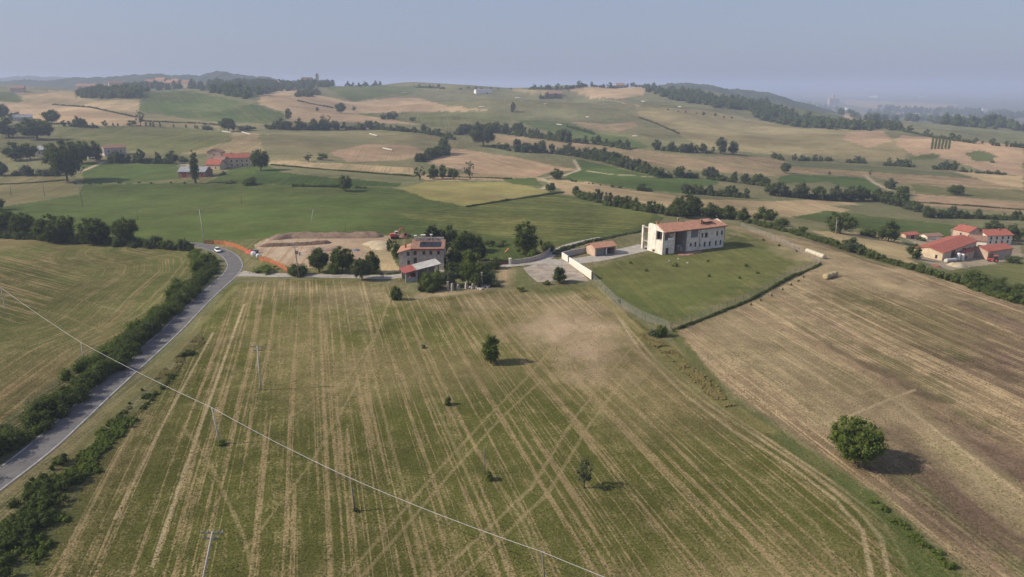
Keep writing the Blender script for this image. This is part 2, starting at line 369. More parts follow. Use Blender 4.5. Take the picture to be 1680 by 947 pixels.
soft([(870,510),(930,500),(985,510),(1010,545),(1025,580),(985,620),(930,590),(880,560),(850,535)], (.36,.275,.18), (.30,.225,.14), .95, 8, amt=.7)
soft([(690,488),(760,484),(830,468),(845,442),(822,440),(812,470),(760,478),(690,482)], (.33,.25,.15), T1, .95, 2.2)
soft([(640,470),(700,492),(860,478),(960,480),(1000,520),(900,515),(760,510),(660,500),(540,490),(470,470)], (.22,.17,.095), ST, .7, 6)
soft([(420,462),(640,466),(640,490),(600,540),(520,500),(400,490)], (.17,.14,.075), ST, .5, 8)
soft([(845,448),(862,446),(880,470),(900,474),(950,470),(975,474),(900,485),(850,475)], G2, G1, .8, 3)
soft([(1110,545),(1230,500),(1340,440),(1420,470),(1330,560),(1420,640),(1440,680),(1350,700),(1220,640)], (.27,.205,.125), ST, .75, 10)
soft([(1200,372),(1330,400),(1440,440),(1560,480),(1500,500),(1360,450),(1290,420)], (.31,.24,.145), ST, .75, 6)
soft([(1400,470),(1520,500),(1640,560),(1600,600),(1480,560),(1360,500)], (.12,.118,.045), T3, .6, 8)
for q in ([(1455,655),(1560,690),(1640,760),(1560,720),(1470,690)], [(1440,668),(1500,700),(1540,720),(1470,710)], [(1540,790),(1640,860),(1680,910),(1600,890),(1530,830)], [(1620,560),(1690,600),(1690,640),(1600,600)], [(1610,720),(1690,760),(1690,800),(1620,760)]):
    soft(q, (.13,.085,.065), (.20,.14,.10), .75, 4)
soft([(1350,690),(1440,680),(1460,660),(1440,630),(1500,655),(1560,720),(1640,790),(1690,850),(1690,870),(1600,800),(1500,700),(1440,690),(1360,700)], ST, ST, .55, 3)
soft([(1345,760),(1420,790),(1560,900),(1660,960),(1600,960),(1500,870),(1400,790)], (.30,.225,.14), ST, .7, 4)
TRACKS = [([(700,960),(800,868),(872,800),(940,690),(1010,600),(1060,545)], 1.0), ([(745,960),(830,875),(900,808),(965,700),(1030,612)], 1.0),
 ([(572,940),(641,862),(720,770),(800,684),(869,615),(905,570)], .9), ([(592,948),(660,870),(740,776),(818,690),(890,622)], .9),
 ([(300,700),(345,760),(400,880),(420,960)], .9), ([(470,690),(570,620),(610,560)], .8),
 ([(400,905),(510,760),(580,640),(615,555),(640,490)], .8), ([(850,480),(870,520),(960,640),(1010,690)], .8),
 ([(1005,505),(1050,575),(1120,645),(1200,705),(1290,760),(1370,820),(1415,870),(1432,960)], .9), ([(1020,525),(1075,590),(1150,655),(1240,715),(1330,775),(1400,830),(1445,880),(1462,960)], .9),
 ([(1090,595),(1180,668),(1290,740),(1380,800),(1450,855),(1490,930)], .8), ([(980,470),(1030,520),(1080,575),(1150,640)], .6),
 ([(975,560),(1100,690),(1250,790),(1340,860),(1385,960)], .7), ([(690,560),(760,700),(860,860),(900,960)], .9), ([(658,540),(740,720),(838,935)], .9), ([(524,500),(530,650),(546,960)], .9), ([(600,560),(640,720),(690,900)], .8),
 ([(330,520),(230,690),(150,830),(100,930)], .9), ([(350,545),(265,700),(190,850)], .7), ([(400,500),(350,640),(300,780),(250,930)], .8),
 ([(1355,695),(1400,680),(1460,655),(1500,640)], 1.0), ([(1440,640),(1480,665),(1560,725),(1660,800),(1690,825)], 1.1), ([(1340,570),(1425,615),(1500,660)], .7),
 ([(1435,655),(1520,720),(1600,790),(1690,870)], .9), ([(1460,560),(1560,610),(1690,690)], .8), ([(1400,500),(1500,540),(1690,625)], .8), ([(1540,520),(1690,580)], .7), ([(1385,445),(1500,480),(1690,550)], .8),
 ([(1440,880),(1530,900),(1600,960)], 1.2), ([(1310,640),(1350,660),(1430,640)], .8), ([(1220,372),(1290,392),(1360,425),(1440,455)], 1.2),
 ([(0,455),(120,488),(200,512)], .6), ([(0,490),(110,520),(170,545)], .6), ([(230,470),(180,520),(120,560),(60,590)], .6), ([(320,420),(290,460),(240,510),(150,560)], .7), ([(305,425),(270,470),(210,520),(110,570)], .6), ([(100,425),(140,424),(230,430)], .8)]
for q, wd in TRACKS: soft(q, (.34,.265,.15), (.29,.225,.125), .36, kind='line', width=wd*.6, amt=.6)
for q, wd in TRACKS[8:12]+TRACKS[18:22]: soft(q, (.40,.32,.20), (.34,.265,.155), .62, kind='line', width=wd*.7, amt=.3)
for q in ([(1104,546),(1190,655),(1380,785),(1480,865),(1560,945)],): soft(q, (.085,.105,.034), (.14,.135,.05), .85, kind='line', width=3.0, amt=.5)
soft([(965,470),(1000,500),(1060,552),(1110,590),(1190,660),(1260,705)], (.26,.215,.10), G2, .7, kind='line', width=2.6)
soft([(1385,786),(1450,828),(1520,885),(1600,960),(1640,1010),(1500,1010),(1478,930),(1455,870),(1415,825)], (.080,.106,.031), (.15,.15,.055), .9, 2.4, amt=.6)
soft([(1040,540),(1075,545),(1110,575),(1180,640),(1260,705),(1230,705),(1150,650),(1085,595)], (.20,.175,.068), (.085,.1,.034), .8, 2.0, amt=.7)
# verges along the road: rank grass, weeds, bleached grass by the tarmac
soft([(300,590),(370,480),(395,460),(385,470),(330,545),(255,650),(140,780),(60,860),(-40,960),(-80,1050),(60,930),(200,705)], (.080,.098,.034), (.15,.14,.06), .9, 2.5)
soft([(390,468),(340,520),(255,610),(165,700),(60,810),(-20,900)], (.19,.165,.072), (.10,.11,.04), .75, kind='line', width=1.6)
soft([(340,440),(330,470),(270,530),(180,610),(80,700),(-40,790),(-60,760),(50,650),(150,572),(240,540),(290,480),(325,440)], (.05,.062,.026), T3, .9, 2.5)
soft([(325,405),(372,402),(405,415),(418,435),(405,445),(398,425),(378,408),(345,402)], (.24,.19,.11), G2, .8, 2)
for q in ([(130,283),(170,266),(215,262),(290,268),(310,271)], [(942,262),(951,279),(925,288),(886,292)], [(886,292),(905,300),(890,310)], [(1420,288),(1440,303),(1460,312)], [(960,280),(1000,286),(1106,292)], [(970,160),(1020,168),(1048,175)], [(385,218),(440,221)], [(1640,300),(1690,302)]):
    soft(q, (.40,.33,.23), None, .9, kind='line', width=3.4, amt=.2)
# large patches of wear within every field
f = (np.clip((fbm(gx/32, gy/44, 4, 55)-.47)*3.2, 0, 1)*np.clip(rows[:, 2], 0, 1)*.62)[:, None]
col = col*(1-f)+alt*f
f = np.clip((fbm(gx/90, gy/90, 3, 58)-.5)*1.5, -.3, .3)[:, None]
col = col*(1+f*.8)
GV = np.stack([gx, gy, Z.ravel()], 1)
def ground_material():
    m, t, o = nmat('ground_cover')
    A = lambda n: N(t, 'ShaderNodeAttribute', attribute_name=n)
    c = A('col').outputs['Color']; a = A('alt').outputs['Color']; r = A('rows').outputs['Vector']
    s = N(t, 'ShaderNodeSeparateXYZ', {0: r}); u, v, am = s.outputs
    pos = N(t, 'ShaderNodeNewGeometry').outputs['Position']
    uv = N(t, 'ShaderNodeCombineXYZ', {0: math_(t, 'MULTIPLY', u, 1.0), 1: math_(t, 'MULTIPLY', v, .022)}).outputs[0]
    uv2 = N(t, 'ShaderNodeCombineXYZ', {0: math_(t, 'MULTIPLY', u, 1.5), 1: math_(t, 'MULTIPLY', v, .10), 2: 7.0}).outputs[0]
    n1 = N(t, 'ShaderNodeTexNoise', {'Vector': uv, 'Scale': 1, 'Detail': 4, 'Roughness': .7}).outputs[0]
    n2 = N(t, 'ShaderNodeTexNoise', {'Vector': uv2, 'Scale': 1, 'Detail': 5, 'Roughness': .7}).outputs[0]
    n3 = N(t, 'ShaderNodeTexNoise', {'Vector': pos, 'Scale': .22, 'Detail': 6, 'Roughness': .72}).outputs[0]
    n4 = N(t, 'ShaderNodeTexNoise', {'Vector': pos, 'Scale': 2.9, 'Detail': 5, 'Roughness': .8}).outputs[0]
    uv3 = N(t, 'ShaderNodeCombineXYZ', {0: math_(t, 'MULTIPLY', u, .42), 1: math_(t, 'MULTIPLY', v, .0040), 2: 3.0}).outputs[0]
    n5 = N(t, 'ShaderNodeTexNoise', {'Vector': uv3, 'Scale': 1, 'Detail': 2.5, 'Roughness': .6}).outputs[0]
    ln = math_(t, 'SUBTRACT', 1.0, math_(t, 'MULTIPLY', math_(t, 'ABSOLUTE', math_(t, 'SUBTRACT', n5, .5)), 27.0), None, True)   # thin swath lines
    e = math_(t, 'ADD', math_(t, 'MULTIPLY_ADD', n1, 1.8, -1.08), math_(t, 'MULTIPLY_ADD', n2, 2.4, -1.2))
    e = math_(t, 'ADD', e, math_(t, 'MULTIPLY_ADD', n3, 2.0, -1.0))
    e = math_(t, 'ADD', e, math_(t, 'MULTIPLY_ADD', n4, 2.6, -1.3))
    e = math_(t, 'ADD', e, math_(t, 'MULTIPLY', ln, math_(t, 'MULTIPLY_ADD', n2, 2.6, -.05)))
    uv4 = N(t, 'ShaderNodeCombineXYZ', {0: math_(t, 'MULTIPLY', u, .075), 1: math_(t, 'MULTIPLY', v, .010), 2: 5.0}).outputs[0]
    n6 = N(t, 'ShaderNodeTexNoise', {'Vector': uv4, 'Scale': 1, 'Detail': 4, 'Roughness': .65}).outputs[0]
    n7 = N(t, 'ShaderNodeTexNoise', {'Vector': pos, 'Scale': .045, 'Detail': 5, 'Roughness': .7}).outputs[0]
    e = math_(t, 'ADD', e, math_(t, 'MULTIPLY_ADD', n6, 1.4, -.7))
    f = math_(t, 'MULTIPLY', math_(t, 'ADD', e, .16, None, True), am, None, True)
    k = mixc(t, f, c, a)
    g = math_(t, 'MULTIPLY_ADD', n4, 2.5, -.25)
    g2 = math_(t, 'MULTIPLY', g, math_(t, 'MULTIPLY', math_(t, 'MULTIPLY_ADD', n3, .7, .65), math_(t, 'MULTIPLY_ADD', n7, 1.1, .45)))
    k = mixc(t, 1.0, k, N(t, 'ShaderNodeCombineColor', {0: g2, 1: g2, 2: g2}).outputs[0], 'MULTIPLY')
    b = N(t, 'ShaderNodeBsdfPrincipled', {'Base Color': k, 'Roughness': 1.0, 'Specular IOR Level': 0.0})
    h = math_(t, 'ADD', math_(t, 'MULTIPLY', n4, .6), math_(t, 'MULTIPLY', n2, .25))
    t.links.new(N(t, 'ShaderNodeBump', {'Height': h, 'Strength': .9, 'Distance': .35}).outputs[0], b.inputs['Normal'])
    t.links.new(b.outputs[0], o.inputs[0]); return m
gme = rawmesh('ground', GV, GF, [ground_material()], smooth=True)
for nme, arr in (('col', col), ('alt', alt)):
    at = gme.attributes.new(nme, 'FLOAT_COLOR', 'POINT'); at.data.foreach_set('color', np.concatenate([arr, np.ones((len(arr), 1))], 1).astype(np.float32).ravel())
at = gme.attributes.new('rows', 'FLOAT_VECTOR', 'POINT'); at.data.foreach_set('vector', rows.astype(np.float32).ravel())
tag(link('ground', gme), 'rolling farmland of mown meadows, stubble and crops', kind='structure')

# tufts of mown grass and straw standing up from the near fields
def tufts(name, label, n, ylim, m, hgt, seed, clear):
    g = np.random.default_rng(seed); k = 0; P_ = []
    while k < n:
        y = 62+(ylim-62)*g.random(n)**1.25; x = g.uniform(-.86, .86, n)*y
        q = fbm(x/1.2, y/5, 2, seed)+.35*(g.random(n)-.5) > .46
        q &= dline(x, y, clear, 26) > 8.5
        P_.append(np.stack([x[q], y[q]], 1)); k += q.sum()
    xy = np.concatenate(P_)[:n]; z = terr(xy[:, 0], xy[:, 1]); V = []; 
    for b in range(2):
        a = g.uniform(0, math.pi, n); h = hgt*g.uniform(.5, 1.3, n); w_ = hgt*g.uniform(.5, 1.1, n); dx = np.cos(a)*w_; dy = np.sin(a)*w_; lx = g.normal(0, .3, n)*h; ly = g.normal(0, .3, n)*h
        c = np.stack([xy[:, 0], xy[:, 1], z-.03], 1); o_ = np.stack([dx, dy, 0*dx], 1); t_ = np.stack([lx, ly, h], 1)
        V.append(np.stack([c-o_*.6, c+o_*.6, c+o_*.8+t_, c-o_*.75+t_*.85], 1))
    V = np.concatenate(V).reshape(-1, 3)
    return tag(link(name, rawmesh(name, V, np.arange(len(V)).reshape(-1, 4), [m])), label, kind='stuff')
_rc = cast(sub([(-190,930),(-60,830),(63,739),(170,641),(278,546),(326,497),(356,470),(379,450),(387,436),(380,422),(364,412),(345,406)], step=10))
tufts('grass', 'short green regrowth tufts in the mown fields', 22000, 150, leafmat('grass_tuft', (.12,.135,.042), (.21,.215,.075), (.16,.17,.06)), .12, 51, _rc)
tufts('straw', 'bleached straw left in the mown fields', 26000, 185, leafmat('straw_tuft', (.26,.20,.10), (.40,.31,.17), (.3,.23,.12)), .12, 52, _rc)
# ------------------------------------------------------------------ road, driveway, yard
def ribbon(name, pts, width, m, lift, label, n_across=5, off=0.0, step=1.2):
    q = cast(sub(pts, step=8)) if not isinstance(pts, np.ndarray) else pts
    d = np.concatenate([[0], np.cumsum(np.hypot(*np.diff(q[:, :2], axis=0).T))]); s = np.arange(0, d[-1], step)
    x = np.interp(s, d, q[:, 0]); y = np.interp(s, d, q[:, 1])
    k = np.ones(9)/9; pad = lambda a: np.convolve(np.concatenate([[a[0]]*4, a, [a[-1]]*4]), k, 'valid')
    x = pad(x); y = pad(y)
    tx = np.gradient(x); ty = np.gradient(y); l = np.hypot(tx, ty); nx = ty/l; ny_ = -tx/l
    wd = width(s/d[-1]) if callable(width) else np.full(len(s), width)
    V = []; n = len(s)
    for j in range(n_across):
        o_ = off+(j/(n_across-1)-.5)*wd
        xx = x+nx*o_; yy = y+ny_*o_; V.append(np.stack([xx, yy, terr(xx, yy)+lift], 1))
    V = np.concatenate(V); ii = np.arange(n_across*n).reshape(n_across, n)
    F = np.stack([ii[:-1, :-1], ii[:-1, 1:], ii[1:, 1:], ii[1:, :-1]], -1).reshape(-1, 4)
    o = link(name, rawmesh(name, V, F, [m], smooth=True)); return tag(o, label, kind='structure'), np.stack([x, y], 1)
ROADC = [(-190,930),(-60,830),(63,739),(170,641),(278,546),(326,497),(356,470),(379,450),(387,436),(380,422),(364,412),(345,406),(322,401),(290,399)]
asph = mat('asphalt', (.150,.143,.143), .16, .35, .9, .3, 14, col2=(.108,.104,.108))
grav = mat('pale_gravel', (.36,.33,.29), .14, .5, .95, .5, 9)
road, RC = ribbon('road', ROADC, 5.3, asph, .05, 'grey two lane asphalt road climbing along the hedge')
white = mat('road_paint', (.45,.45,.43), .25, .6, .8)
for sgn in (-1, 1):
    ribbon('road_edge_line', ROADC, .15, white, .062, 'thin white edge line along the asphalt road', 2, off=sgn*2.3)
ribbon('driveway', [(384,449),(400,450),(440,451.5),(520,452.5),(600,454),(640,456),(665,452),(700,447),(760,441),(800,438),(850,434),(890,430),(922,427)], lambda s: 4.2+4*np.exp(-s*30), grav, .045, 'pale gravel driveway leading from the road to the farm')
ribbon('driveway', [(890,432),(930,430),(975,425),(1020,414),(1054,407),(1068,402)], lambda s: 7+2*s, grav, .04, 'pale gravel drive in front of the garage')
ribbon('driveway', [(886,431),(905,418),(925,404),(950,397),(990,388)], lambda s: 4.0-2.5*s, grav, .035, 'narrow gravel track climbing behind the garage')
def sheet(name, pts, m, lift, label, step=2.0):
    q = cast(sub(pts, True, 12)); x0, y0 = q[:, :2].min(0); x1, y1 = q[:, :2].max(0)
    import bmesh
    bm = bmesh.new(); bm.faces.new([bm.verts.new((p[0], p[1], 0)) for p in q])
    for ax, a, b in ((0, x0, x1), (1, y0, y1)):
        for c in np.arange(a+step, b, step):
            co = [0, 0, 0]; no = [0, 0, 0]; co[ax] = c; no[ax] = 1
            bmesh.ops.bisect_plane(bm, geom=bm.verts[:]+bm.edges[:]+bm.faces[:], plane_co=co, plane_no=no)
    bm.normal_update()
    vs = list(bm.verts); zz = terr(np.array([v.co.x for v in vs]), np.array([v.co.y for v in vs]))
    for v, z in zip(vs, zz): v.co.z = z+lift
    for f in bm.faces:
        if f.normal.z < 0: f.normal_flip()
    me = bpy.data.meshes.new(name); bm.to_mesh(me); bm.free(); me.materials.append(m)
    return tag(link(name, me), label, kind='structure')
sheet('yard', [(858,440),(880,433),(925,426),(945,440),(962,456),(966,462),(930,460),(882,463),(868,452)], mat('yard_gravel', (.33,.28,.23), .2, .25, .95, .5, 7), .025, 'bare gravel yard below the white wall')
# ------------------------------------------------------------------ foliage
def sphere_quads(n=2):
    V, F, key = [], [], {}
    def vid(p):
        p = np.array(p, float); p /= np.linalg.norm(p); k = tuple(np.round(p, 4))
        if k not in key: key[k] = len(V); V.append(p)
        return key[k]
    g = np.tan(np.linspace(-1, 1, n+1)*math.pi/4)
    for ax in range(3):
        for s in (-1, 1):
            for i in range(n):
                for j in range(n):
                    q = []
                    for a, b in ((i, j), (i+1, j), (i+1, j+1), (i, j+1)):
                        p = [0, 0, 0]; p[ax] = s; p[(ax+1) % 3] = g[a]*s; p[(ax+2) % 3] = g[b]; q.append(vid(p))
                    F.append(q)
    return np.array(V), np.array(F)
SQV, SQF = sphere_quads(2)
def foliage(clumps, leaf, dens, core=.78, seed=0, flat_=1.0):
    """clumps (n,4): centre and radius -> vertices and quads of leaf sprays round solid twig cores"""
    g = np.random.default_rng(seed); c = np.asarray(clumps, float); n = len(c)
    cnt = np.maximum(4, (4*math.pi*c[:, 3]**2*dens).astype(int)); k = np.repeat(np.arange(n), cnt); m = len(k)
    d = g.normal(size=(m, 3)); d /= np.linalg.norm(d, axis=1)[:, None]
    r = c[k, 3]*(g.uniform(.55, 1.42, m)); ctr = c[k, :3]+d*r[:, None]*np.array([1, 1, flat_])
    nrm = d+g.normal(size=(m, 3))*.75; nrm /= np.linalg.norm(nrm, axis=1)[:, None]
    a = np.cross(nrm, g.normal(size=(m, 3))); a /= np.linalg.norm(a, axis=1)[:, None]+1e-9; b = np.cross(nrm, a)
    s = leaf*g.uniform(.55, 1.35, m)[:, None]; a = a*s; b = b*s*.62
    V = np.stack([ctr-a*.5, ctr+b*.5+a*.05, ctr+a*.5, ctr-b*.5-a*.05], 1).reshape(-1, 3); F = np.arange(m*4).reshape(-1, 4)
    if core:
        cv = (c[:, None, :3]+SQV[None]*(c[:, 3]*core)[:, None, None]*np.array([1, 1, flat_])*g.uniform(.82, 1.12, (n, len(SQV), 1))).reshape(-1, 3)
        cf = (SQF[None]+np.arange(n)[:, None, None]*len(SQV)).reshape(-1, 4)
        F = np.concatenate([F, cf+len(V)]); V = np.concatenate([V, cv])
    return V, F
def tube(p, r, n=6):
    """tapered tube along points p with radii r"""
    p = np.asarray(p, float); V = []; F = []
    for i, (c, rr) in enumerate(zip(p, r)):
        t_ = p[min(i+1, len(p)-1)]-p[max(i-1, 0)]; t_ = t_/(np.linalg.norm(t_)+1e-9)
        a = np.cross(t_, [0.3, 1, .1]); a /= np.linalg.norm(a); b = np.cross(t_, a)
        for k in range(n): V.append(c+rr*(a*math.cos(2*math.pi*k/n)+b*math.sin(2*math.pi*k/n)))
    for i in range(len(p)-1):
        for k in range(n): F.append((i*n+k, i*n+(k+1) % n, (i+1)*n+(k+1) % n, (i+1)*n+k))
    return np.array(V), np.array(F)
def joinq(parts):
    V, F, o = [], [], 0
    for v, f in parts: V.append(v); F.append(np.asarray(f)+o); o += len(v)
    return np.concatenate(V), np.concatenate(F)
L_OAK = leafmat('oak_leaves', (.048,.068,.019), (.115,.144,.040), (.062,.086,.032))
L_GREEN = leafmat('bright_leaves', (.062,.095,.020), (.155,.195,.046), (.095,.125,.034))
L_GREY = leafmat('greyish_leaves', (.058,.076,.040), (.115,.138,.068), (.07,.084,.05))
L_DARK = leafmat('cypress_leaves', (.014,.024,.011), (.034,.050,.020), (.02,.03,.016))
BARK = mat('bark', (.085,.065,.048), .25, 2, .95, .4, 12)
# crown outlines in units of the tree's height: (half width, bottom, kind of spread, clump radius)
KIND = {'round': (.48, .10, .17), 'wide': (.60, .12, .17), 'oval': (.34, .03, .14), 'poplar': (.14, .06, .085), 'cypress': (.12, .03, .07),
        'bush': (.62, -.04, .26), 'loose': (.36, .22, .10), 'low': (.95, -.1, .34)}
def crown_clumps(kind, seed, n):
    hw, bot, cr = KIND[kind]; g = np.random.default_rng(seed); out = []
    lean = g.normal(0, .03, 2)
    while len(out) < n:
        p = g.uniform(-1, 1, 3); t_ = (p[2]+1)/2
        if kind in ('poplar', 'cypress'): wd = (math.sin(math.pi*min(1, t_*.85+.13))**.6) if kind == 'poplar' else (1.05-t_)**.7
        elif kind in ('bush', 'low'): wd = math.sqrt(max(0, 1-t_**2.2))
        else: wd = math.sqrt(max(0, 1-(2*t_-.84)**2/1.36)) if t_ < .9 else .45
        d = math.hypot(p[0], p[1])
        if d > wd or (d < wd*.45 and t_ < .75 and g.random() < .75): continue
        r = cr*g.uniform(.6, 1.15)*(1.15-.45*t_)
        z = bot+r*.7+t_*(1-bot-r*1.6)
        out.append((p[0]*max(.02, hw-r*.75)+lean[0]*t_, p[1]*max(.02, hw-r*.75)+lean[1]*t_, z, r))
    return np.array(out)
PROTO = {}
H0 = 8.0
def proto(kind, lv, lod):
    k = (kind, lv, lod)
    if k in PROTO: return PROTO[k]
    seed = sum(map(ord, kind))*7+lv*31+lod
    n = {'round': 30, 'wide': 36, 'oval': 28, 'poplar': 26, 'cypress': 24, 'bush': 18, 'loose': 22, 'low': 18}[kind]
    if lod == 0: n = int(n*.6)
    if lod == 2: n = int(n*3.2)
    c = crown_clumps(kind, seed, n)*H0
    if lod == 2: c[:, 3] *= .64
    leaf, dens = {0: (.95, 1.1), 1: (.52, 4.2), 2: (.33, 13.0)}[lod]
    if kind == 'loose': dens *= .62
    if kind in ('poplar', 'cypress'): leaf *= .72; dens *= 1.5
    cv, cf = foliage(c, leaf, dens, (.60 if lod == 2 else .70) if kind != 'loose' else (.5 if lod else .6), seed)
    pts = [(0, 0, -.5), (0, 0, .1*H0), (.02*H0, .01*H0, .3*H0), (.0, .02*H0, .62*H0)]
    parts = [tube(pts, [.035*H0, .026*H0, .02*H0, .008*H0], 6)]
    if lod:
        for q in c[np.argsort(-c[:, 3])][:7 if kind not in ('poplar', 'cypress') else 0]:
            a = np.array([0, 0, .16*H0]); b = q[:3]; parts.append(tube([a, a*.5+b*.5+np.array([0, 0, .3]), b], [.014*H0, .010*H0, .004*H0], 5))
    tv, tf = joinq(parts)
    PROTO[k] = dict(cv=cv, cf=cf, tv=tv, tf=tf); return PROTO[k]
PM = {}
def pmesh(kind, lv, lod, lm, whole):
    k = (kind, lv, lod, lm.name, whole)
    if k not in PM:
        p = proto(kind, lv, lod)
        if whole:
            V, F = joinq([(p['cv'], p['cf']), (p['tv'], p['tf'])])
            PM[k] = rawmesh('foliage', V, F, [lm, BARK], np.r_[np.zeros(len(p['cf'])), np.ones(len(p['tf']))].astype(int))
        else: PM[k] = (rawmesh('crown', p['cv'], p['cf'], [lm]), rawmesh('trunk', p['tv'], p['tf'], [BARK], smooth=True))
    return PM[k]
NAMEOF = {'round': 'broadleaf_tree', 'wide': 'broadleaf_tree', 'oval': 'broadleaf_tree', 'poplar': 'poplar_tree', 'cypress': 'cypress_tree', 'bush': 'shrub', 'loose': 'broadleaf_tree', 'low': 'shrub'}
CATOF = {'poplar': 'poplar', 'cypress': 'cypress', 'bush': 'shrub', 'low': 'shrub'}
TREES = []
def tree(px, py, hpx, kind, label, wpx=None, leaf=L_OAK, group=None, pos=None):
    p = P(px, py) if pos is None else pos
    dep = math.atan2(CAM_Z-p[2], p[1]); h = hpx/ppm(p)/math.cos(dep); s = h/H0
    sw = 1.0
    if wpx: sw = (wpx/ppm(p)/2)/(KIND[kind][0]*h)
    lod = 2 if hpx > 36 else 1 if hpx >= 15 else 0
    lv = rnd.randrange(3); nm = NAMEOF[kind]; rz = rnd.uniform(0, 6.28)
    if hpx < 15:
        r = link(nm, pmesh(kind, lv, lod, leaf, True), p, rz)
    else:
        r = link(nm, None, p, rz); r.empty_display_size = .5
        cm, tm = pmesh(kind, lv, lod, leaf, False)
        link('trunk', tm, parent=r); link('crown', cm, parent=r)
    r.scale = (s*sw, s*sw, s)
    tag(r, label, CATOF.get(kind, 'tree'), group); TREES.append((px, py, label)); return r
ORD = ['first','second','third','fourth','fifth','sixth','seventh','eighth','ninth','tenth','eleventh','twelfth','thirteenth','fourteenth','fifteenth','sixteenth','seventeenth','eighteenth','nineteenth','twentieth','twenty-first','twenty-second','twenty-third','twenty-fourth','twenty-fifth','twenty-sixth','twenty-seventh','twenty-eighth','twenty-ninth','thirtieth']
TONE = {'oak_leaves': 'dark green', 'bright_leaves': 'bright green', 'greyish_leaves': 'grey green', 'cypress_leaves': 'very dark green'}
SHAPE = {'round': 'round', 'wide': 'spreading', 'oval': 'upright', 'poplar': 'slender', 'cypress': 'pointed', 'bush': 'bushy', 'loose': 'open-crowned', 'low': 'low'}
def row(pts, n, hs, place, group, kinds=('round','oval','wide','round','bush'), leaves=(L_OAK, L_OAK, L_GREY), jit=2.0, under=True):
    """n trees one by one along a hedgerow, named from left to right"""
    q = np.array(sub(pts, step=3)); d = np.r_[0, np.cumsum(np.hypot(*np.diff(q, axis=0).T))]
    sp = []
    for i in range(n):
        s = d[-1]*(i+.5+rnd.uniform(-.33, .33))/n
        sp.append((np.interp(s, d, q[:, 0]), np.interp(s, d, q[:, 1])+rnd.uniform(-.35, .35)*jit))
    sp.sort()
    if under and hs[1] > 8:
        mid = P(*pts[len(pts)//2]); hm = metres(hs[0], mid)
        hedge('hedge', 'scrubby undergrowth along %s' % place, pts, max(3.0, hm*.75), hm*.62, max(.5, hm*.11), 5.0/max(.5, hm*.11)**2*.16, leaves[0], seed=int(pts[0][0])+7, gap=.33, trunk=False)
    for i, (x, y) in enumerate(sp):
        k = rnd.choice(kinds); lf = rnd.choice(leaves); f = i/max(1, n-1)
        h = (hs[0]+(hs[1]-hs[0])*rnd.random()**1.4)*(1 if k not in ('bush', 'low') else .62)
        sz = 'tall' if h > hs[0]*.4+hs[1]*.6 else 'small'
        w_ = 'shrub' if k in ('bush', 'low') else 'tree'
        last = 'last' if i == n-1 else ORD[i]
        full = [sz, SHAPE[k], TONE[lf.name]]
        while len(' '.join(full).split())+6+len(place.split()) > 16: full.pop()
        tree(x, y, h, k, '%s %s, %s from left in %s' % (' '.join(full), w_, last, place), leaf=lf, group=group)
def metres(px, p): return px/ppm(p)/math.cos(math.atan2(CAM_Z-p[2], p[1]))
def hedge(name, label, pts, wid, hgt, leaf=.42, dens=5, lm=L_OAK, cat='hedge', seed=3, gap=.0, trunk=True):
    """a continuous hedge: overlapping leafy clumps along a line, rooted stems inside"""
    q = cast(sub(pts, step=6)); d = np.r_[0, np.cumsum(np.hypot(*np.diff(q[:, :2], axis=0).T))]; g = np.random.default_rng(seed)
    rt = min(hgt*.42, wid*.36); n = int(d[-1]*wid/(rt*rt*1.5))+4; s = g.uniform(0, d[-1], n)
    off_ = np.clip(g.normal(0, .26, n), -.5, .5)*wid
    keep = .65*vnoise(s/9, off_/6, seed)+.35*vnoise(s/2.5, off_/2, seed+2) > gap; s = s[keep]; off_ = off_[keep]; n = len(s)
    tx = np.interp(s+1.5, d, q[:, 0])-np.interp(s-1.5, d, q[:, 0]); ty = np.interp(s+1.5, d, q[:, 1])-np.interp(s-1.5, d, q[:, 1]); tl = np.hypot(tx, ty)+1e-6
    x = np.interp(s, d, q[:, 0])+ty/tl*off_; y = np.interp(s, d, q[:, 1])-tx/tl*off_
    hh = hgt*(.55+.75*vnoise(s/7, off_/4, seed+5))*(1-.8*(off_/wid)**2)*g.uniform(.75, 1.15, n); r = rt*g.uniform(.6, 1.2, n)
    z = terr(x, y)+hh-r*1.0
    c = np.stack([x, y, z, r], 1); lo = c.copy(); lo[:, 2] = terr(x, y)+r*.4; lo = lo[g.random(n) < .6]
    base = q[0].copy(); c = np.concatenate([c, lo]); c[:, :3] -= base
    V, F = foliage(c, leaf, dens, .8, seed)
    root = link(name, None, base); tag(root, label, cat)
    link('foliage', rawmesh('foliage', V, F, [lm]), parent=root)
    if trunk:
        st = []
        for i in range(0, n, 2):
            b = np.array([x[i], y[i], float(terr(x[i], y[i]))-.2])-base; st.append(tube([b, b+[g.normal(0, .2), g.normal(0, .2), hh[i]*.7]], [.06, .03], 4))
        V, F = joinq(st); link('stems', rawmesh('stems', V, F, [BARK]), parent=root)['kind'] = 'stuff'
    return root
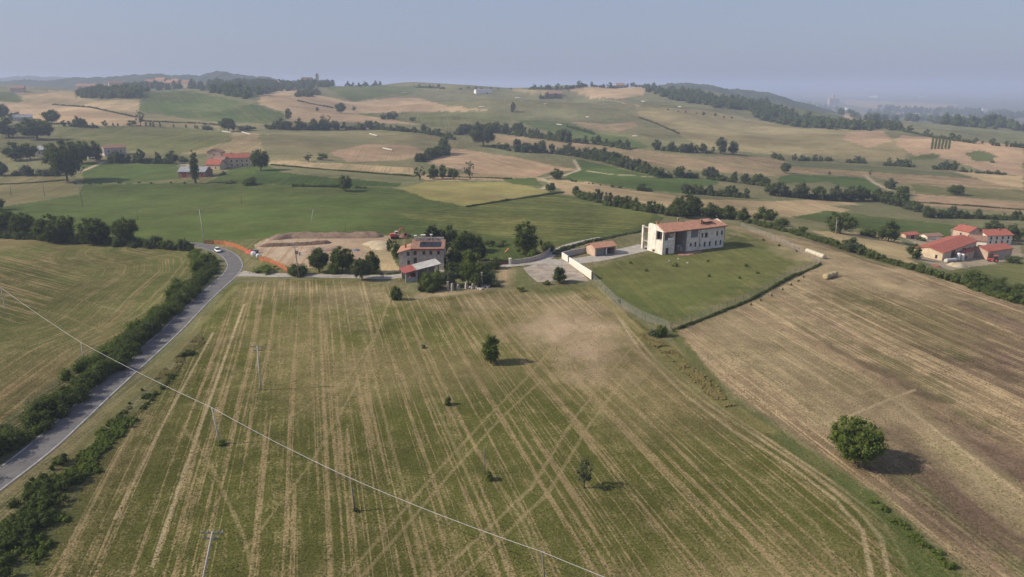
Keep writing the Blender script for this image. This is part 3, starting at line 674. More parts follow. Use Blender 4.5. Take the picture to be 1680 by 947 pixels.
def wood(label, poly, n, size, lm=L_OAK, seed=5, name='wood'):
    """a far-off wood that reads as one mass"""
    q = cast(sub(poly, True, 10)); g = np.random.default_rng(seed); pts = []
    lo, hi = np.array(poly).min(0), np.array(poly).max(0)
    # spread over the picture of the slope, planted on the land
    qq = np.array([(*p, 0) for p in poly], float); c = []
    while len(pts) < n:
        a = g.uniform(lo[0], hi[0], 400); b = g.uniform(lo[1], hi[1], 400); m = inpoly(a, b, qq); pts += list(zip(a[m], b[m]))
    w3 = cast(pts[:n]); r = size*g.uniform(.55, 1.2, n)
    c = np.stack([w3[:, 0], w3[:, 1], w3[:, 2]+r*.75, r], 1)
    c2 = c.copy(); c2[:, 2] = w3[:, 2]+r*1.6; c2[:, 3] *= .62; c2[:, 0] += g.normal(0, size*.4, n); c = np.concatenate([c, c2])
    V, F = foliage(c, size*.42, 9/size**2, .86, seed)
    return tag(link(name, rawmesh(name, V, F, [lm])), label, kind='stuff')

# ------------------------------------------------------------------ single trees
A = L_OAK; B = L_GREEN; Cc = L_GREY; D = L_DARK
for a in [
 (805,596,52,'oval','tall dense tree alone in the mown meadow with a long shadow',36,B),
 (1402,760,76,'wide','big round green tree alone at the edge of the right stubble field',94,B),
 (958,801,46,'loose','thin open tree alone low in the meadow right of the middle',32,Cc),
 (737,664,15,'bush','small dark bush in the middle of the mown meadow',16,A),
 (801,788,17,'bush','shrub growing round the foot of a pole in the meadow',17,B),
 (363,730,9,'bush','tuft of weeds at the foot of the pole nearest the road',20,B),
 (583,840,7,'bush','low weeds at the foot of the dark pole in the lower meadow',13,A),
 (650,493,27,'bush','round dark bush on the meadow edge below the open shed',24,A),
 (694,571,7,'bush','little yellowish shrub in the meadow left of the lone tree',10,Cc),
 # beside the drive
 (489,452,24,'bush','leafy bush at the foot of the transformer pole',34,A),
 (524,447,43,'round','dark round tree left of the pair above the drive',38,A),
 (562,448,47,'round','tallest dark tree above the drive, beside the dug earth',46,A),
 (548,449,24,'bush','pale green young tree in front of the dark trees by the drive',18,B),
 (594,459,38,'round','grey green tree on the lower edge of the drive',38,Cc),
 (613,448,38,'oval','leaning dark tree right of the grey green one by the drive',28,A),
 (440,446,9,'low','low weedy shrubs inside the bend of the drive',54,B),
 (650,424,32,'oval','ivy clad tree against the left corner of the stone farmhouse',16,B),
 # round the stone farmhouse
 (709,404,38,'oval','pointed dark tree rising behind the chimneys of the stone farmhouse',28,D),
 (738,402,34,'round','round dark tree behind the right end of the stone farmhouse',28,A),
 (765,415,38,'round','large dark tree right of the stone farmhouse, upper of the group',36,A),
 (748,438,34,'round','dark tree close against the right wall of the stone farmhouse',34,A),
 (786,428,34,'oval','upright dark tree at the end of the stone garden wall',26,D),
 (706,476,36,'bush','broad bush in front of the open shed',42,A),
 (737,470,30,'round','tangled grey tree over the ruined wall',32,Cc),
 (768,466,42,'round','olive green tree rising above the ruined wall',34,B),
 (798,464,22,'bush','dark bush right of the concrete post by the ruin',34,A),
 (726,440,22,'oval','climber covered tree behind the shed roof',18,D),
 (863,418,58,'oval','tall dense tree in the walled garden above the drive',46,A),
 (874,422,21,'bush','clipped green bush under the tall garden tree',24,B),
 (899,411,17,'bush','dark bush at the right end of the garden wall',26,A),
 (888,404,15,'cypress','narrow cypress beside the tall garden tree',6,D),
 (812,402,10,'low','low garden hedge on the upper edge of the walled lawn',46,A),
 (917,464,27,'round','small round tree at the edge of the gravel yard',28,A),
 (897,467,8,'bush','low shrub left of the small round tree at the yard',16,A),
 (853,478,9,'bush','round green shrub by the bare field track',18,B),
 (1015,497,9,'bush','dark shrub by the fence at the meadow corner',9,A),
 (1085,552,22,'bush','green thicket at the lower corner of the garden fence',22,B),
 (1073,553,15,'bush','yellowish reeds beside the corner thicket',22,Cc),
 # behind the villa
 (1127,358,42,'wide','large spreading dark tree behind the white villa',54,A),
 (1165,356,24,'round','dark tree behind the ridge of the white villa',30,A),
 (1195,360,24,'round','dark tree beyond the right end of the white villa',28,A),
 (1219,364,24,'round','round dark tree on the hill crest right of the villa',26,A),
 (1254,366,30,'wide','spreading tree on the hill crest at the head of the hedge',42,A),
 (1283,371,15,'bush','low dark bush by the spreading tree on the crest',26,A),
 (1378,383,36,'wide','big spreading tree between the villa and the red roofed farm',54,A),
 (1457,396,35,'round','big round tree left of the red roofed farm',40,A),
 (1423,387,16,'bush','dark bush left of the big round tree near the farm',30,A),
 (1397,413,24,'round','grey green tree leaning over the long field hedge',38,Cc),
 (1317,382,13,'bush','bush standing above the upper part of the long hedge',22,A),
 (1511,395,10,'bush','little tree beside the far red outbuilding',16,A),
 (1497,424,25,'oval','dark tree at the left corner of the big red barn',26,A),
 (1629,382,22,'round','dark tree behind the red roofs of the right farm',32,A),
 (1662,396,30,'round','dark tree at the right edge behind the farm',36,A),
 (1600,468,26,'bush','broad dark shrub below the farmyard, leftmost',48,A),
 (1640,480,28,'bush','tall dark shrub below the farmyard, middle one',46,A),
 (1672,488,24,'bush','dark shrub below the farmyard at the picture edge',40,A),
 (1662,432,14,'bush','green bush beside the small red shed',30,A),
 # left middle distance
 (111,298,74,'round','huge dark tree in front of the left farm lane',62,A),
 (135,268,40,'round','large dark tree right behind the huge one',40,A),
 (158,264,34,'oval','grey green tree right of the large dark pair',24,Cc),
 (62,229,38,'wide','wide dark tree in the upper left grove',58,A),
 (15,226,34,'round','round dark tree in the upper left grove near the edge',42,A),
 (4,196,28,'round','dark tree cut by the left edge of the picture',26,A),
 (27,197,14,'wide','low grey tree above the wide dark one at upper left',28,Cc),
 (86,203,25,'round','dark round tree above the upper left grove',28,A),
 (231,207,26,'loose','open poplar beside the little cypress avenue',16,Cc),
 (217,206,11,'bush','low bush left of the open poplar',20,A),
 (172,208,12,'oval','small dark tree before the cypress avenue',10,A),
 (375,216,24,'wide','spreading dark trees right of the cypress avenue',32,A),
 (340,213,11,'bush','grey bush left of the spreading dark tree',22,Cc),
 (404,214,12,'bush','grey bush right of the spreading dark tree',30,Cc),
 (25,264,32,'round','dark tree beside the far left grey house',34,A),
 (50,262,30,'round','dark tree touching the far left grey house',26,A),
 (83,264,30,'oval','dark tree right of the far left grey house',20,A),
 (321,301,60,'poplar','tall poplar in front of the left red roofed farm',17,A),
 (428,280,38,'round','big dark tree at the right end of the left red roofed farm',34,A),
 (299,265,11,'bush','dark bush by the lane left of the red roofed farm',24,A),
 (366,287,7,'bush','small bush in the yard of the left red roofed farm',14,A),
 (415,303,15,'bush','dark bush below the left red roofed farm',34,A),
 (378,301,6,'bush','little hedge bush below the left red roofed farm',20,A),
 (567,314,29,'round','single tree with a clear trunk on the green field edge',26,A),
 (474,196,20,'oval','dark upright tree at the corner of the far green slope',13,A),
 (559,186,19,'round','round dark tree alone on the far tan field',19,A),
 (580,182,8,'round','small tree right of the lone round tree',9,A),
 (521,183,7,'round','tiny tree in the tan field',8,A),
 (534,208,21,'loose','bare looking open tree at the head of the hedgerow',20,Cc),
 (678,199,9,'bush','dark bush on the far slope',14,A),
 (506,266,17,'loose','loose grey tree on the brown slope',18,Cc),
 (529,262,13,'bush','dark bush on the brown slope',24,A),
 (793,240,42,'wide','big loose grey green tree in the middle distance',48,Cc),
 (729,252,28,'round','dark tree at the head of the small hedge in the valley',24,A),
 (689,296,26,'loose','grey tree left in the clump above the yellow field',24,Cc),
 (711,294,24,'round','dark tree second in the clump above the yellow field',20,A),
 (727,293,26,'oval','upright dark tree in the middle of the clump above the yellow field',14,A),
 (744,294,20,'round','dark tree right in the clump above the yellow field',20,A),
 (771,294,30,'loose','pale grey tree right of the clump above the yellow field',24,Cc),
 (913,294,18,'round','rounded dark tree where the farm tracks meet',24,A),
 (903,315,17,'round','round tree below the junction of the farm tracks',18,A),
 (842,184,17,'oval','dark tree on the far slope in the centre',9,A),
 (1182,252,30,'oval','tallest grey green tree in the far hedgerow below the olive hill',22,Cc),
 (1202,253,22,'round','round tree right of the tallest one below the olive hill',20,Cc),
 (1288,284,19,'round','dark tree at the left corner of the small green field',18,A),
 (1567,320,19,'round','round dark tree alone on the far right field',28,A),
 (1460,310,18,'round','grey tree above the right end of the green field',22,Cc),
 (1480,320,17,'round','dark tree right of the green field',22,A),
 (1427,291,14,'loose','withered brown tree by the far track',7,Cc),
 (1361,287,6,'round','tiny tree in the far right tan field',6,A),
 (1628,267,5,'bush','tiny bush on the far right slope',8,A),
 (5,388,50,'round','dark tree at the left edge behind the left field',56,A),
 (43,390,44,'round','dark tree second from the left edge behind the left field',46,A),
 (94,397,48,'wide','broad dark tree in the row behind the left field',70,A),
 (157,400,44,'wide','broad dark tree right of centre in the row behind the left field',60,A),
 (208,402,49,'round','last and roundest tree of the row behind the left field',44,A),
 (-6,345,30,'round','dark tree half out of the picture at far left',30,A),
 (238,403,14,'bush','small dark bush after the last round tree',18,A),
]: tree(a[0], a[1], a[2], a[3], a[4], a[5], a[6])
for i, (x, y, h) in enumerate([(186,207,8),(194,207,7),(240,207,9),(247,207,10),(252,208,10),(263,208,11),(285,209,8),(305,210,9),(320,211,8),(324,212,8)]):
    tree(x, y, h, 'cypress', 'tiny dark cypress, %s from the left of the avenue on the green hill' % ORD[i], 4.5, D, 'cypresses of the far avenue')

# ------------------------------------------------------------------ hedgerows, tree by tree
row([(180,267),(290,268)], 9, (15,26), 'the belt beside the left farm lane', 'trees along the left farm lane')
row([(100,207),(160,210)], 6, (9,18), 'the scrub above the green hill at left', 'scrub trees above the green hill')
row([(0,288),(95,289)], 7, (16,24), 'the grey thicket at the left edge', 'grey thicket bushes', ('bush','bush','round'), (L_GREY,))
row([(240,406),(322,412)], 6, (18,27), 'the hedge between left field and road bend', 'bushes at the head of the left field', ('bush','round'), (L_OAK, L_GREY))
row([(110,303),(160,302),(255,301),(310,301)], 8, (5,8), 'the low line above the green field', 'low bushes above the green field', ('bush','low'), (L_OAK,))
row([(432,212),(520,213),(622,213)], 15, (13,21), 'the middle hedgerow under the tan hills', 'trees of the middle hedgerow')
row([(626,213),(690,218),(724,224),(747,230)], 12, (10,16), 'the falling stretch of the middle hedgerow', 'trees of the falling hedgerow')
row([(745,222),(790,216),(842,221)], 9, (11,19), 'the belt behind the big loose tree', 'trees behind the big loose tree', leaves=(L_GREY, L_OAK))
row([(805,241),(838,248)], 4, (8,14), 'the short line right of the big loose tree', 'trees right of the big loose tree')
row([(734,254),(710,258),(686,266)], 5, (15,22), 'the small valley hedge', 'trees of the small valley hedge')
row([(480,306),(540,307),(600,309)], 6, (6,10), 'the scrub line below the dark green strip', 'scrub below the dark strip', ('bush','low'), (L_OAK,))
row([(627,196),(652,195)], 3, (10,14), 'the little clump on the far tan slope', 'clump on the tan slope')
row([(842,221),(890,228),(936,234)], 9, (16,24), 'the upper hedgerow in the centre', 'trees of the upper centre hedgerow')
row([(941,234),(990,238),(1036,246)], 8, (12,19), 'the upper hedgerow left of the olive hill', 'trees of the upper hedgerow')
row([(1074,246),(1120,250),(1175,252)], 8, (12,20), 'the hedgerow at the foot of the olive hill', 'trees at the foot of the olive hill')
row([(930,208),(975,221)], 4, (6,11), 'the short diagonal line on the centre hill', 'trees of the diagonal line', ('bush','round'))
row([(842,249),(890,250),(941,256)], 9, (15,23), 'the long centre hedgerow, upper stretch', 'trees of the long centre hedgerow')
row([(945,257),(990,265),(1038,279),(1068,287)], 13, (17,25), 'the long centre hedgerow, falling stretch', 'trees of the falling centre hedgerow')
row([(1074,291),(1144,292)], 7, (14,23), 'the long centre hedgerow beyond the gap', 'trees beyond the gap')
row([(1155,293),(1210,300),(1262,307)], 9, (14,22), 'the long centre hedgerow, last stretch', 'trees of the last stretch')
row([(929,297),(980,304),(1022,310)], 7, (4,8), 'the thin hedge along the green field', 'thin hedge along the green field', ('bush','low'))
row([(1046,313),(1068,314)], 3, (10,14), 'the tuft at the end of the green field', 'tuft at the green field')
row([(1119,317),(1170,321),(1228,325)], 9, (16,27), 'the hedgerow above the pale field', 'trees above the pale field')
row([(936,320),(965,328),(1000,337),(1050,346),(1092,352)], 12, (18,27), 'the belt at the crest of the big green field', 'trees on the crest of the green field')
row([(1092,354),(1150,355),(1210,361)], 6, (18,24), 'the belt behind the villa', 'trees behind the villa')
row([(1262,320),(1300,324),(1380,330),(1437,328)], 14, (17,28), 'the thick belt below the small green field', 'trees of the thick right belt')
row([(1437,330),(1470,338),(1506,348)], 6, (18,28), 'the thick belt where it runs downhill', 'trees of the belt running downhill')
row([(1265,258),(1285,264)], 2, (10,14), 'the pair at the end of the olive hill', 'pair at the olive hill')
row([(1298,263),(1330,264),(1364,264)], 6, (8,12), 'the spaced line under the olive hill', 'spaced trees under the olive hill', ('round',))
row([(1388,267),(1422,268)], 4, (9,14), 'the group under the olive hill at right', 'group under the olive hill')
row([(1450,272),(1475,273),(1500,275)], 4, (10,16), 'the group left of the vineyard slope', 'group left of the vineyard')
row([(1528,278),(1566,279)], 4, (12,18), 'the group below the vineyard', 'group below the vineyard')
row([(1575,282),(1650,287)], 7, (6,10), 'the low line right of the vineyard group', 'low line on the right', ('bush','round'))
row([(1473,214),(1530,226),(1600,236),(1684,243)], 16, (7,13), 'the dark line along the far right crest', 'trees of the far right crest')
row([(1515,357),(1580,358),(1684,362)], 10, (14,22), 'the belt behind the red roofed farm', 'trees behind the red roofed farm')
row([(1093,180),(1150,189),(1210,196)], 8, (4,7), 'the dotted line on the far right hill', 'dotted bushes on the hill', ('bush','round'))
row([(870,147),(930,146),(962,141)], 9, (7,12), 'the skyline wood in the centre', 'skyline trees in the centre', leaves=(L_OAK,))
row([(967,139),(1010,137),(1060,141)], 10, (6,11), 'the skyline wood by the hilltop house', 'skyline trees by the hilltop house', leaves=(L_OAK,))
row([(680,144),(730,146)], 7, (5,9), 'the skyline line left of centre', 'skyline trees left of centre', ('round','bush'))
row([(744,147),(800,146),(842,146)], 7, (4,8), 'the skyline line by the white shed', 'skyline trees by the white shed', ('round','bush'))
row([(566,139),(625,139)], 7, (5,9), 'the skyline row right of the hamlet', 'skyline row right of the hamlet', ('round',))
row([(885,162),(920,161)], 5, (8,13), 'the clump round the ruined far house', 'clump round the far house')
# woods that read as one mass
wood('dark wood on the ridge below the hamlet at left', [(125,152),(160,150),(232,150),(233,162),(180,163),(130,160)], 150, 5.1, L_OAK, 3)
wood('wooded ridge with the hamlet houses at left', [(195,137),(240,136),(320,138),(325,146),(280,147),(235,152),(195,150)], 115, 5.1, L_OAK, 4)
wood('dark wood on the left ridge beside the green slope', [(325,140),(400,134),(445,136),(450,150),(405,164),(365,156),(325,148)], 200, 5.9, L_OAK, 5)
wood('wood on the skyline at the hilltop village', [(420,136),(470,133),(545,134),(548,142),(500,146),(450,152),(425,154)], 175, 5.5, L_OAK, 6)
wood('dark clump on the tan field under the village', [(484,153),(510,151),(528,155),(505,161),(486,160)], 35, 4.4, L_OAK, 7)
wood('long wooded slope on the far right ridge', [(1050,142),(1120,150),(1180,160),(1262,168),(1262,190),(1225,182),(1180,178),(1110,166),(1062,152)], 240, 5.4, L_OAK, 8)
wood('dark wooded bank falling to the plain at right', [(1225,172),(1262,170),(1300,190),(1390,205),(1475,207),(1478,216),(1380,214),(1300,208),(1240,196)], 260, 5.4, L_OAK, 9)
wood('woods round the castle hill on the plain', [(1270,160),(1330,168),(1400,184),(1440,192),(1470,200),(1420,200),(1340,178),(1270,168)], 120, 7.2, L_OAK, 10)
wood('tree belts in the hazy plain at right', [(1420,184),(1500,188),(1600,200),(1680,208),(1680,216),(1580,208),(1480,198),(1430,196)], 180, 8.4, L_OAK, 11)
wood('farther tree belts in the hazy plain', [(1440,176),(1560,180),(1680,188),(1680,196),(1560,190),(1450,184)], 160, 10.8, L_OAK, 12)

# ------------------------------------------------------------------ hedges by the road and the fields
hedge('hedge', 'tall dark overgrown hedge along the left side of the asphalt road', [(340,428),(346,440),(334,456),(306,490),(264,528),(222,570),(160,625),(90,678),(8,735),(-70,800),(-142,860)], 4.6, 3.1, .38, 11, L_OAK, seed=3, gap=.12)
hedge('thicket', 'bright leafy growth along the field side of the road hedge', [(312,428),(308,452),(282,490),(246,526),(205,566),(150,600),(70,645),(0,690),(-60,735)], 3.4, 2.6, .38, 11, L_GREEN, seed=14, gap=.52)
hedge('hedge', 'bright green rank growth on the crest of the road hedge', [(316,420),(330,432),(322,450)], 3.2, 3.6, .40, 10, L_GREEN, seed=13)
hedge('thicket', 'dark bramble thicket below the road at the lower left corner', [(128,755),(82,805),(38,860),(-5,915),(-50,970),(-100,1030)], 6.5, 1.5, .34, 12, L_OAK, seed=15, gap=.46)
hedge('thicket', 'green scrub on the meadow side of the lower left thicket', [(200,690),(150,755),(105,815),(60,880),(10,950)], 5.0, .8, .26, 12, L_GREEN, seed=25, gap=.53)
DRY = leafmat('dry_grass', (.22,.19,.08), (.36,.30,.14), (.26,.23,.10))
hedge('weeds', 'bleached tall grass on the bank between road and meadow', [(345,540),(300,586),(252,636),(195,700),(140,760)], 3.2, .34, .2, 12, DRY, 'weeds', 26, gap=.6, trunk=False)
hedge('thicket', 'sparse green scrub on the bank between road and meadow', [(330,560),(285,606),(240,650),(195,700)], 3.6, .7, .26, 11, L_OAK, seed=18, gap=.58)
hedge('hedge', 'long dark green hedge bordering the right stubble field', [(1228,366),(1262,374),(1300,383),(1350,398),(1400,414),(1455,431),(1514,447),(1580,468),(1640,489),(1700,508)], 3.2, 2.3, .42, 6, L_OAK, seed=17)
hedge('hedge', 'low hedge along the gravel track above the garage', [(908,418),(925,410),(960,399),(1000,391),(1030,384),(1056,380)], 1.6, 1.1, .3, 8, L_GREY, seed=18, gap=.2)
for i, (x, y, h, w_) in enumerate([(1432,824,6,16),(1452,838,8,20),(1468,856,6,24),(1484,866,9,18),(1500,882,7,30),(1516,896,10,22),(1538,912,8,30),(1556,930,11,26)]):
    tree(x, y, h, 'low' if i % 3 else 'bush', 'green weed clump in the ditch at lower right, %s from the top' % ORD[i], w_, L_GREEN, 'weed clumps of the lower ditch')
hedge('weeds', 'tall yellow dry grass in the ditch below the garden corner', [(1058,548),(1095,577),(1130,608),(1185,655),(1245,697)], 3.6, .45, .22, 12, leafmat('dry_grass', (.16,.14,.05), (.30,.25,.10), (.2,.18,.08)), 'weeds', 20, gap=.54, trunk=False)
G_ = 'hedge lines dividing the far fields'
for q_, lb in (([(85,172),(150,177),(223,193)], 'thin hedge line slanting across the tan field at left'), ([(445,271),(560,281),(680,290)], 'thin hedge line between the pale strips in the middle distance'), ([(1048,193),(1080,205),(1114,220)], 'thin hedge line slanting over the olive hill'), ([(488,166),(547,178)], 'thin dark hedge line in the far tan field'), ([(230,199),(330,203),(420,212)], 'thin hedge line below the far green slope'), ([(0,303),(60,300),(108,296)], 'low hedge by the rough grass at far left'), ([(1480,331),(1560,336),(1680,345)], 'thin hedge line below the lone tree at far right'), ([(700,290),(790,292),(840,294)], 'thin hedge line above the yellow field'), ([(765,340),(840,328),(925,316)], 'thin hedge line along the lower edge of the yellow field')):
    m_ = P(*q_[len(q_)//2]); hedge('hedge', lb, q_, max(1.6, metres(2.4, m_)), max(.9, metres(2.2, m_)), max(.4, metres(1.2, m_)), 4/max(.4, metres(1.2, m_))**2*.2, L_OAK, seed=int(q_[0][0])+3, gap=.06, trunk=False)['group'] = G_
hedge('hedge', 'dark undergrowth below the tree row behind the left field', [(-40,388),(60,392),(150,400),(228,404)], 6, 3.4, .5, 6, L_OAK, seed=70)
for a in [(812,440,20,'bush','bush spilling over the stone wall by the gate',26,A),(725,420,30,'round','dark tree squeezed between farmhouse wall and garden trees',24,A),(780,412,30,'round','dark rounded tree behind the upright one near the garden',30,A),(756,452,28,'bush','dense dark shrubs at the end of the shed',34,A),(718,465,26,'bush','green bush between shed post and ruin',24,B),(812,470,14,'bush','low scrub right of the concrete post',22,Cc),(690,478,12,'bush','dry shrub left of the broad bush by the shed',14,Cc),(752,420,34,'oval','tall dark tree in the heart of the clump right of the farmhouse',26,A),(772,440,34,'round','round mid green tree in the clump over the garden wall',32,B),(742,455,26,'round','dark tree between the shed roof and the ruin',30,A),(790,448,22,'bush','dark bush at the foot of the garden clump',32,A),(722,402,26,'round','dark tree filling the gap behind the farmhouse chimneys',26,A),(783,470,26,'round','dark tree behind the rubble of the ruin',28,A),(640,412,22,'oval','young tree left of the ivy clad one by the farmhouse',12,A)]: tree(a[0], a[1], a[2], a[3], a[4], a[5], a[6])
# ------------------------------------------------------------------ solids
class MB:
    def __init__(s): s.V = []; s.F = []
    def quadmesh(s, V, F):
        o = len(s.V); s.V += [tuple(v) for v in V]; s.F += [tuple(int(i)+o for i in f) for f in F]; return s
    def box(s, x0, y0, z0, x1, y1, z1):
        V = [(x0,y0,z0),(x1,y0,z0),(x1,y1,z0),(x0,y1,z0),(x0,y0,z1),(x1,y0,z1),(x1,y1,z1),(x0,y1,z1)]
        return s.quadmesh(V, [(0,3,2,1),(4,5,6,7),(0,1,5,4),(1,2,6,5),(2,3,7,6),(3,0,4,7)])
    def prism(s, poly, d):
        """closed polygon (3d points) pushed along vector d"""
        n = len(poly); V = [tuple(p) for p in poly]+[tuple(np.add(p, d)) for p in poly]
        return s.quadmesh(V, [tuple(range(n))[::-1], tuple(range(n, 2*n))]+[(i, (i+1) % n, n+(i+1) % n, n+i) for i in range(n)])
    def tube(s, p, r, n=6):
        V, F = tube(p, r, n); s.quadmesh(V, F); m = len(p); o = len(s.V)-len(V)
        s.F.append(tuple(o+k for k in range(n))[::-1]); s.F.append(tuple(o+(m-1)*n+k for k in range(n))); return s
    def wall(s, org, ax, nrm, L, H, t, holes=(), z0=-1.2):
        """wall sheet of thickness t with real openings (x0,z0,x1,z1); ax along, nrm inward"""
        org = np.array(org, float); ax = np.array(ax, float); nrm = np.array(nrm, float)
        xs = sorted({0, L, *[h[0] for h in holes], *[h[2] for h in holes]}); zs = sorted({z0, H, *[h[1] for h in holes], *[h[3] for h in holes]})
        xs = [x for x in xs if 0 <= x <= L]; zs = [z for z in zs if z0 <= z <= H]
        sol = lambda i, j: 0 <= i < len(xs)-1 and 0 <= j < len(zs)-1 and not any(h[0]-1e-6 <= xs[i] and xs[i+1] <= h[2]+1e-6 and h[1]-1e-6 <= zs[j] and zs[j+1] <= h[3]+1e-6 for h in holes)
        pt = lambda x, z, d: tuple(org+ax*x+nrm*d+np.array([0, 0, z]))
        def q(*v): s.quadmesh(v, [(0, 1, 2, 3)])
        for i in range(len(xs)-1):
            for j in range(len(zs)-1):
                if not sol(i, j): continue
                a, b, c, d = xs[i], xs[i+1], zs[j], zs[j+1]
                q(pt(a,c,0), pt(b,c,0), pt(b,d,0), pt(a,d,0)); q(pt(b,c,t), pt(a,c,t), pt(a,d,t), pt(b,d,t))
                if not sol(i-1, j): q(pt(a,c,t), pt(a,c,0), pt(a,d,0), pt(a,d,t))
                if not sol(i+1, j): q(pt(b,c,0), pt(b,c,t), pt(b,d,t), pt(b,d,0))
                if not sol(i, j+1): q(pt(a,d,0), pt(b,d,0), pt(b,d,t), pt(a,d,t))
                if not sol(i, j-1): q(pt(a,c,t), pt(b,c,t), pt(b,c,0), pt(a,c,0))
        return s
    def build(s, name, m, parent=None, loc=(0, 0, 0), rz=0, smooth=False, label=None):
        me = bpy.data.meshes.new(name); me.from_pydata(s.V, [], s.F); me.materials.append(m)
        if smooth:
            for p in me.polygons: p.use_smooth = True
        me.update(); o = link(name, me, loc, rz, parent)
        if label: o['label'] = label
        return o
def thing(name, label, cat, loc, rz=0, group=None):
    return tag(link(name, None, loc, rz), label, cat, group)
def share(name, o, parent, loc, rz=0):
    c = link(name, o.data, loc, rz, parent); return c

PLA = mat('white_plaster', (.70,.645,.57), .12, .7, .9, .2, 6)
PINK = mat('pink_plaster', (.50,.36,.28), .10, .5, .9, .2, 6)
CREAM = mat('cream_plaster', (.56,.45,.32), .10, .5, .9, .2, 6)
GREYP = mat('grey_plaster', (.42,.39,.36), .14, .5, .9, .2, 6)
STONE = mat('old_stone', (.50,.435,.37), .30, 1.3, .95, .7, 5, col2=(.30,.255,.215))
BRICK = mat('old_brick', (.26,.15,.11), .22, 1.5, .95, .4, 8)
GLASS = mat('dark_glass', (.025,.03,.035), .1, 1, .12, spec=.6)
FRAME = mat('window_frame', (.20,.17,.15), .1, 2, .6)
SHUT = mat('brown_shutter', (.12,.06,.045), .15, 3, .7)
REDW = mat('red_paint', (.20,.045,.035), .2, 2, .6)
CONC = mat('concrete', (.38,.37,.35), .15, 1, .9, .3, 6)
METAL = mat('grey_metal', (.22,.22,.23), .12, 1, .5, metal=.4)
WHITEP = mat('white_paint', (.80,.80,.79), .04, 1, .4, spec=.4)
BLACK = mat('black_rubber', (.02,.02,.02), .1, 1, .8)
def tilemat(name, c1, c2):
    m, t, o = nmat(name); tc = N(t, 'ShaderNodeTexCoord').outputs['Object']
    n1 = N(t, 'ShaderNodeTexNoise', {'Vector': tc, 'Scale': 1.1, 'Detail': 6, 'Roughness': .75}).outputs[0]
    n2 = N(t, 'ShaderNodeTexNoise', {'Vector': tc, 'Scale': 7.0, 'Detail': 2}).outputs[0]
    f = math_(t, 'ADD', math_(t, 'MULTIPLY_ADD', n1, 2.4, -1.0), math_(t, 'MULTIPLY_ADD', n2, 1.4, -.6), None, True)
    wv = N(t, 'ShaderNodeTexWave', {'Vector': tc, 'Scale': 1.35, 'Distortion': .6, 'Detail': 1}, wave_type='BANDS', bands_direction='X').outputs['Fac']
    k = mixc(t, f, c1, c2); b = N(t, 'ShaderNodeBsdfPrincipled', {'Base Color': k, 'Roughness': .9, 'Specular IOR Level': .15})
    t.links.new(N(t, 'ShaderNodeBump', {'Height': wv, 'Strength': .8, 'Distance': .1}).outputs[0], b.inputs['Normal'])
    t.links.new(b.outputs[0], o.inputs[0]); return m
TILE = tilemat('terracotta_tiles', (.36,.17,.115), (.62,.36,.255))
TILER = tilemat('red_tiles', (.30,.088,.066), (.54,.205,.145))
TILEB = tilemat('weathered_tiles', (.24,.14,.105), (.42,.25,.18))
SHEET = mat('grey_roof_sheet', (.40,.39,.37), .12, .4, .6)
SHEETB = mat('blue_grey_roof_sheet', (.27,.28,.31), .14, .4, .7)

def window(parent, x, z, w_, h, face, off, shut=None, frame=FRAME, sill=True):
    """window set in a facade: face 'f' looks to -y at y=off, 'l' looks to -x at x=off, 'r' to +x; frame > pane"""
    f = MB(); p = MB(); d = .07
    def B(m, a, b, c, e, y0, y1):
        if face == 'f': m.box(a, off+y0, c, b, off+y1, e)
        elif face == 'l': m.box(off+y0, a, c, off+y1, b, e)
        else: m.box(off-y1, a, c, off-y0, b, e)
    B(f, x-w_/2, x-w_/2+.08, z, z+h, -.03, d); B(f, x+w_/2-.08, x+w_/2, z, z+h, -.03, d)
    B(f, x-w_/2+.08, x+w_/2-.08, z, z+.08, -.03, d); B(f, x-w_/2+.08, x+w_/2-.08, z+h-.08, z+h, -.03, d)
    if sill: B(f, x-w_/2-.1, x+w_/2+.1, z-.08, z-.002, -.10, .02)
    B(p, x-w_/2+.08, x+w_/2-.08, z+.08, z+h-.08, -.012, .02)
    o = f.build('window', frame, parent); p.build('pane', GLASS, o)
    if shut:
        for sgn in (-1, 1):
            s_ = MB(); a = x+sgn*(w_/2+w_*.27); B(s_, a-w_*.24, a+w_*.24, z, z+h, -.05, -.004); s_.build('shutter', shut, o)
    return o
def axis(p1, p2):
    a, b = cast([p1, p2]); d = b-a; return a, math.atan2(d[1], d[0]), float(np.hypot(d[0], d[1]))
def metres(px, p): return px/ppm(p)/math.cos(math.atan2(CAM_Z-p[2], p[1]))
def gable_roof(x0, x1, y0, y1, he, hr, oh=.45, th=.22, along='x', ohx=None):
    """two roof slabs with thickness, ridge along x or y"""
    m = MB(); ohx = oh if ohx is None else ohx
    if along == 'x':
        ym = (y0+y1)/2; sl = (hr-he)/(ym-y0); ze = he-sl*oh
        m.prism([(x0-ohx, y0-oh, ze), (x0-ohx, ym, hr), (x0-ohx, ym, hr+th), (x0-ohx, y0-oh, ze+th)], (x1-x0+2*ohx, 0, 0))
        m.prism([(x0-ohx, ym+.002, hr), (x0-ohx, y1+oh, ze), (x0-ohx, y1+oh, ze+th), (x0-ohx, ym+.002, hr+th)], (x1-x0+2*ohx, 0, 0))
    else:
        xm = (x0+x1)/2; sl = (hr-he)/(xm-x0); ze = he-sl*oh
        m.prism([(x0-oh, y0-ohx, ze), (xm, y0-ohx, hr), (xm, y0-ohx, hr+th), (x0-oh, y0-ohx, ze+th)][::-1], (0, y1-y0+2*ohx, 0))
        m.prism([(xm+.002, y0-ohx, hr), (x1+oh, y0-ohx, ze), (x1+oh, y0-ohx, ze+th), (xm+.002, y0-ohx, hr+th)][::-1], (0, y1-y0+2*ohx, 0))
    return m
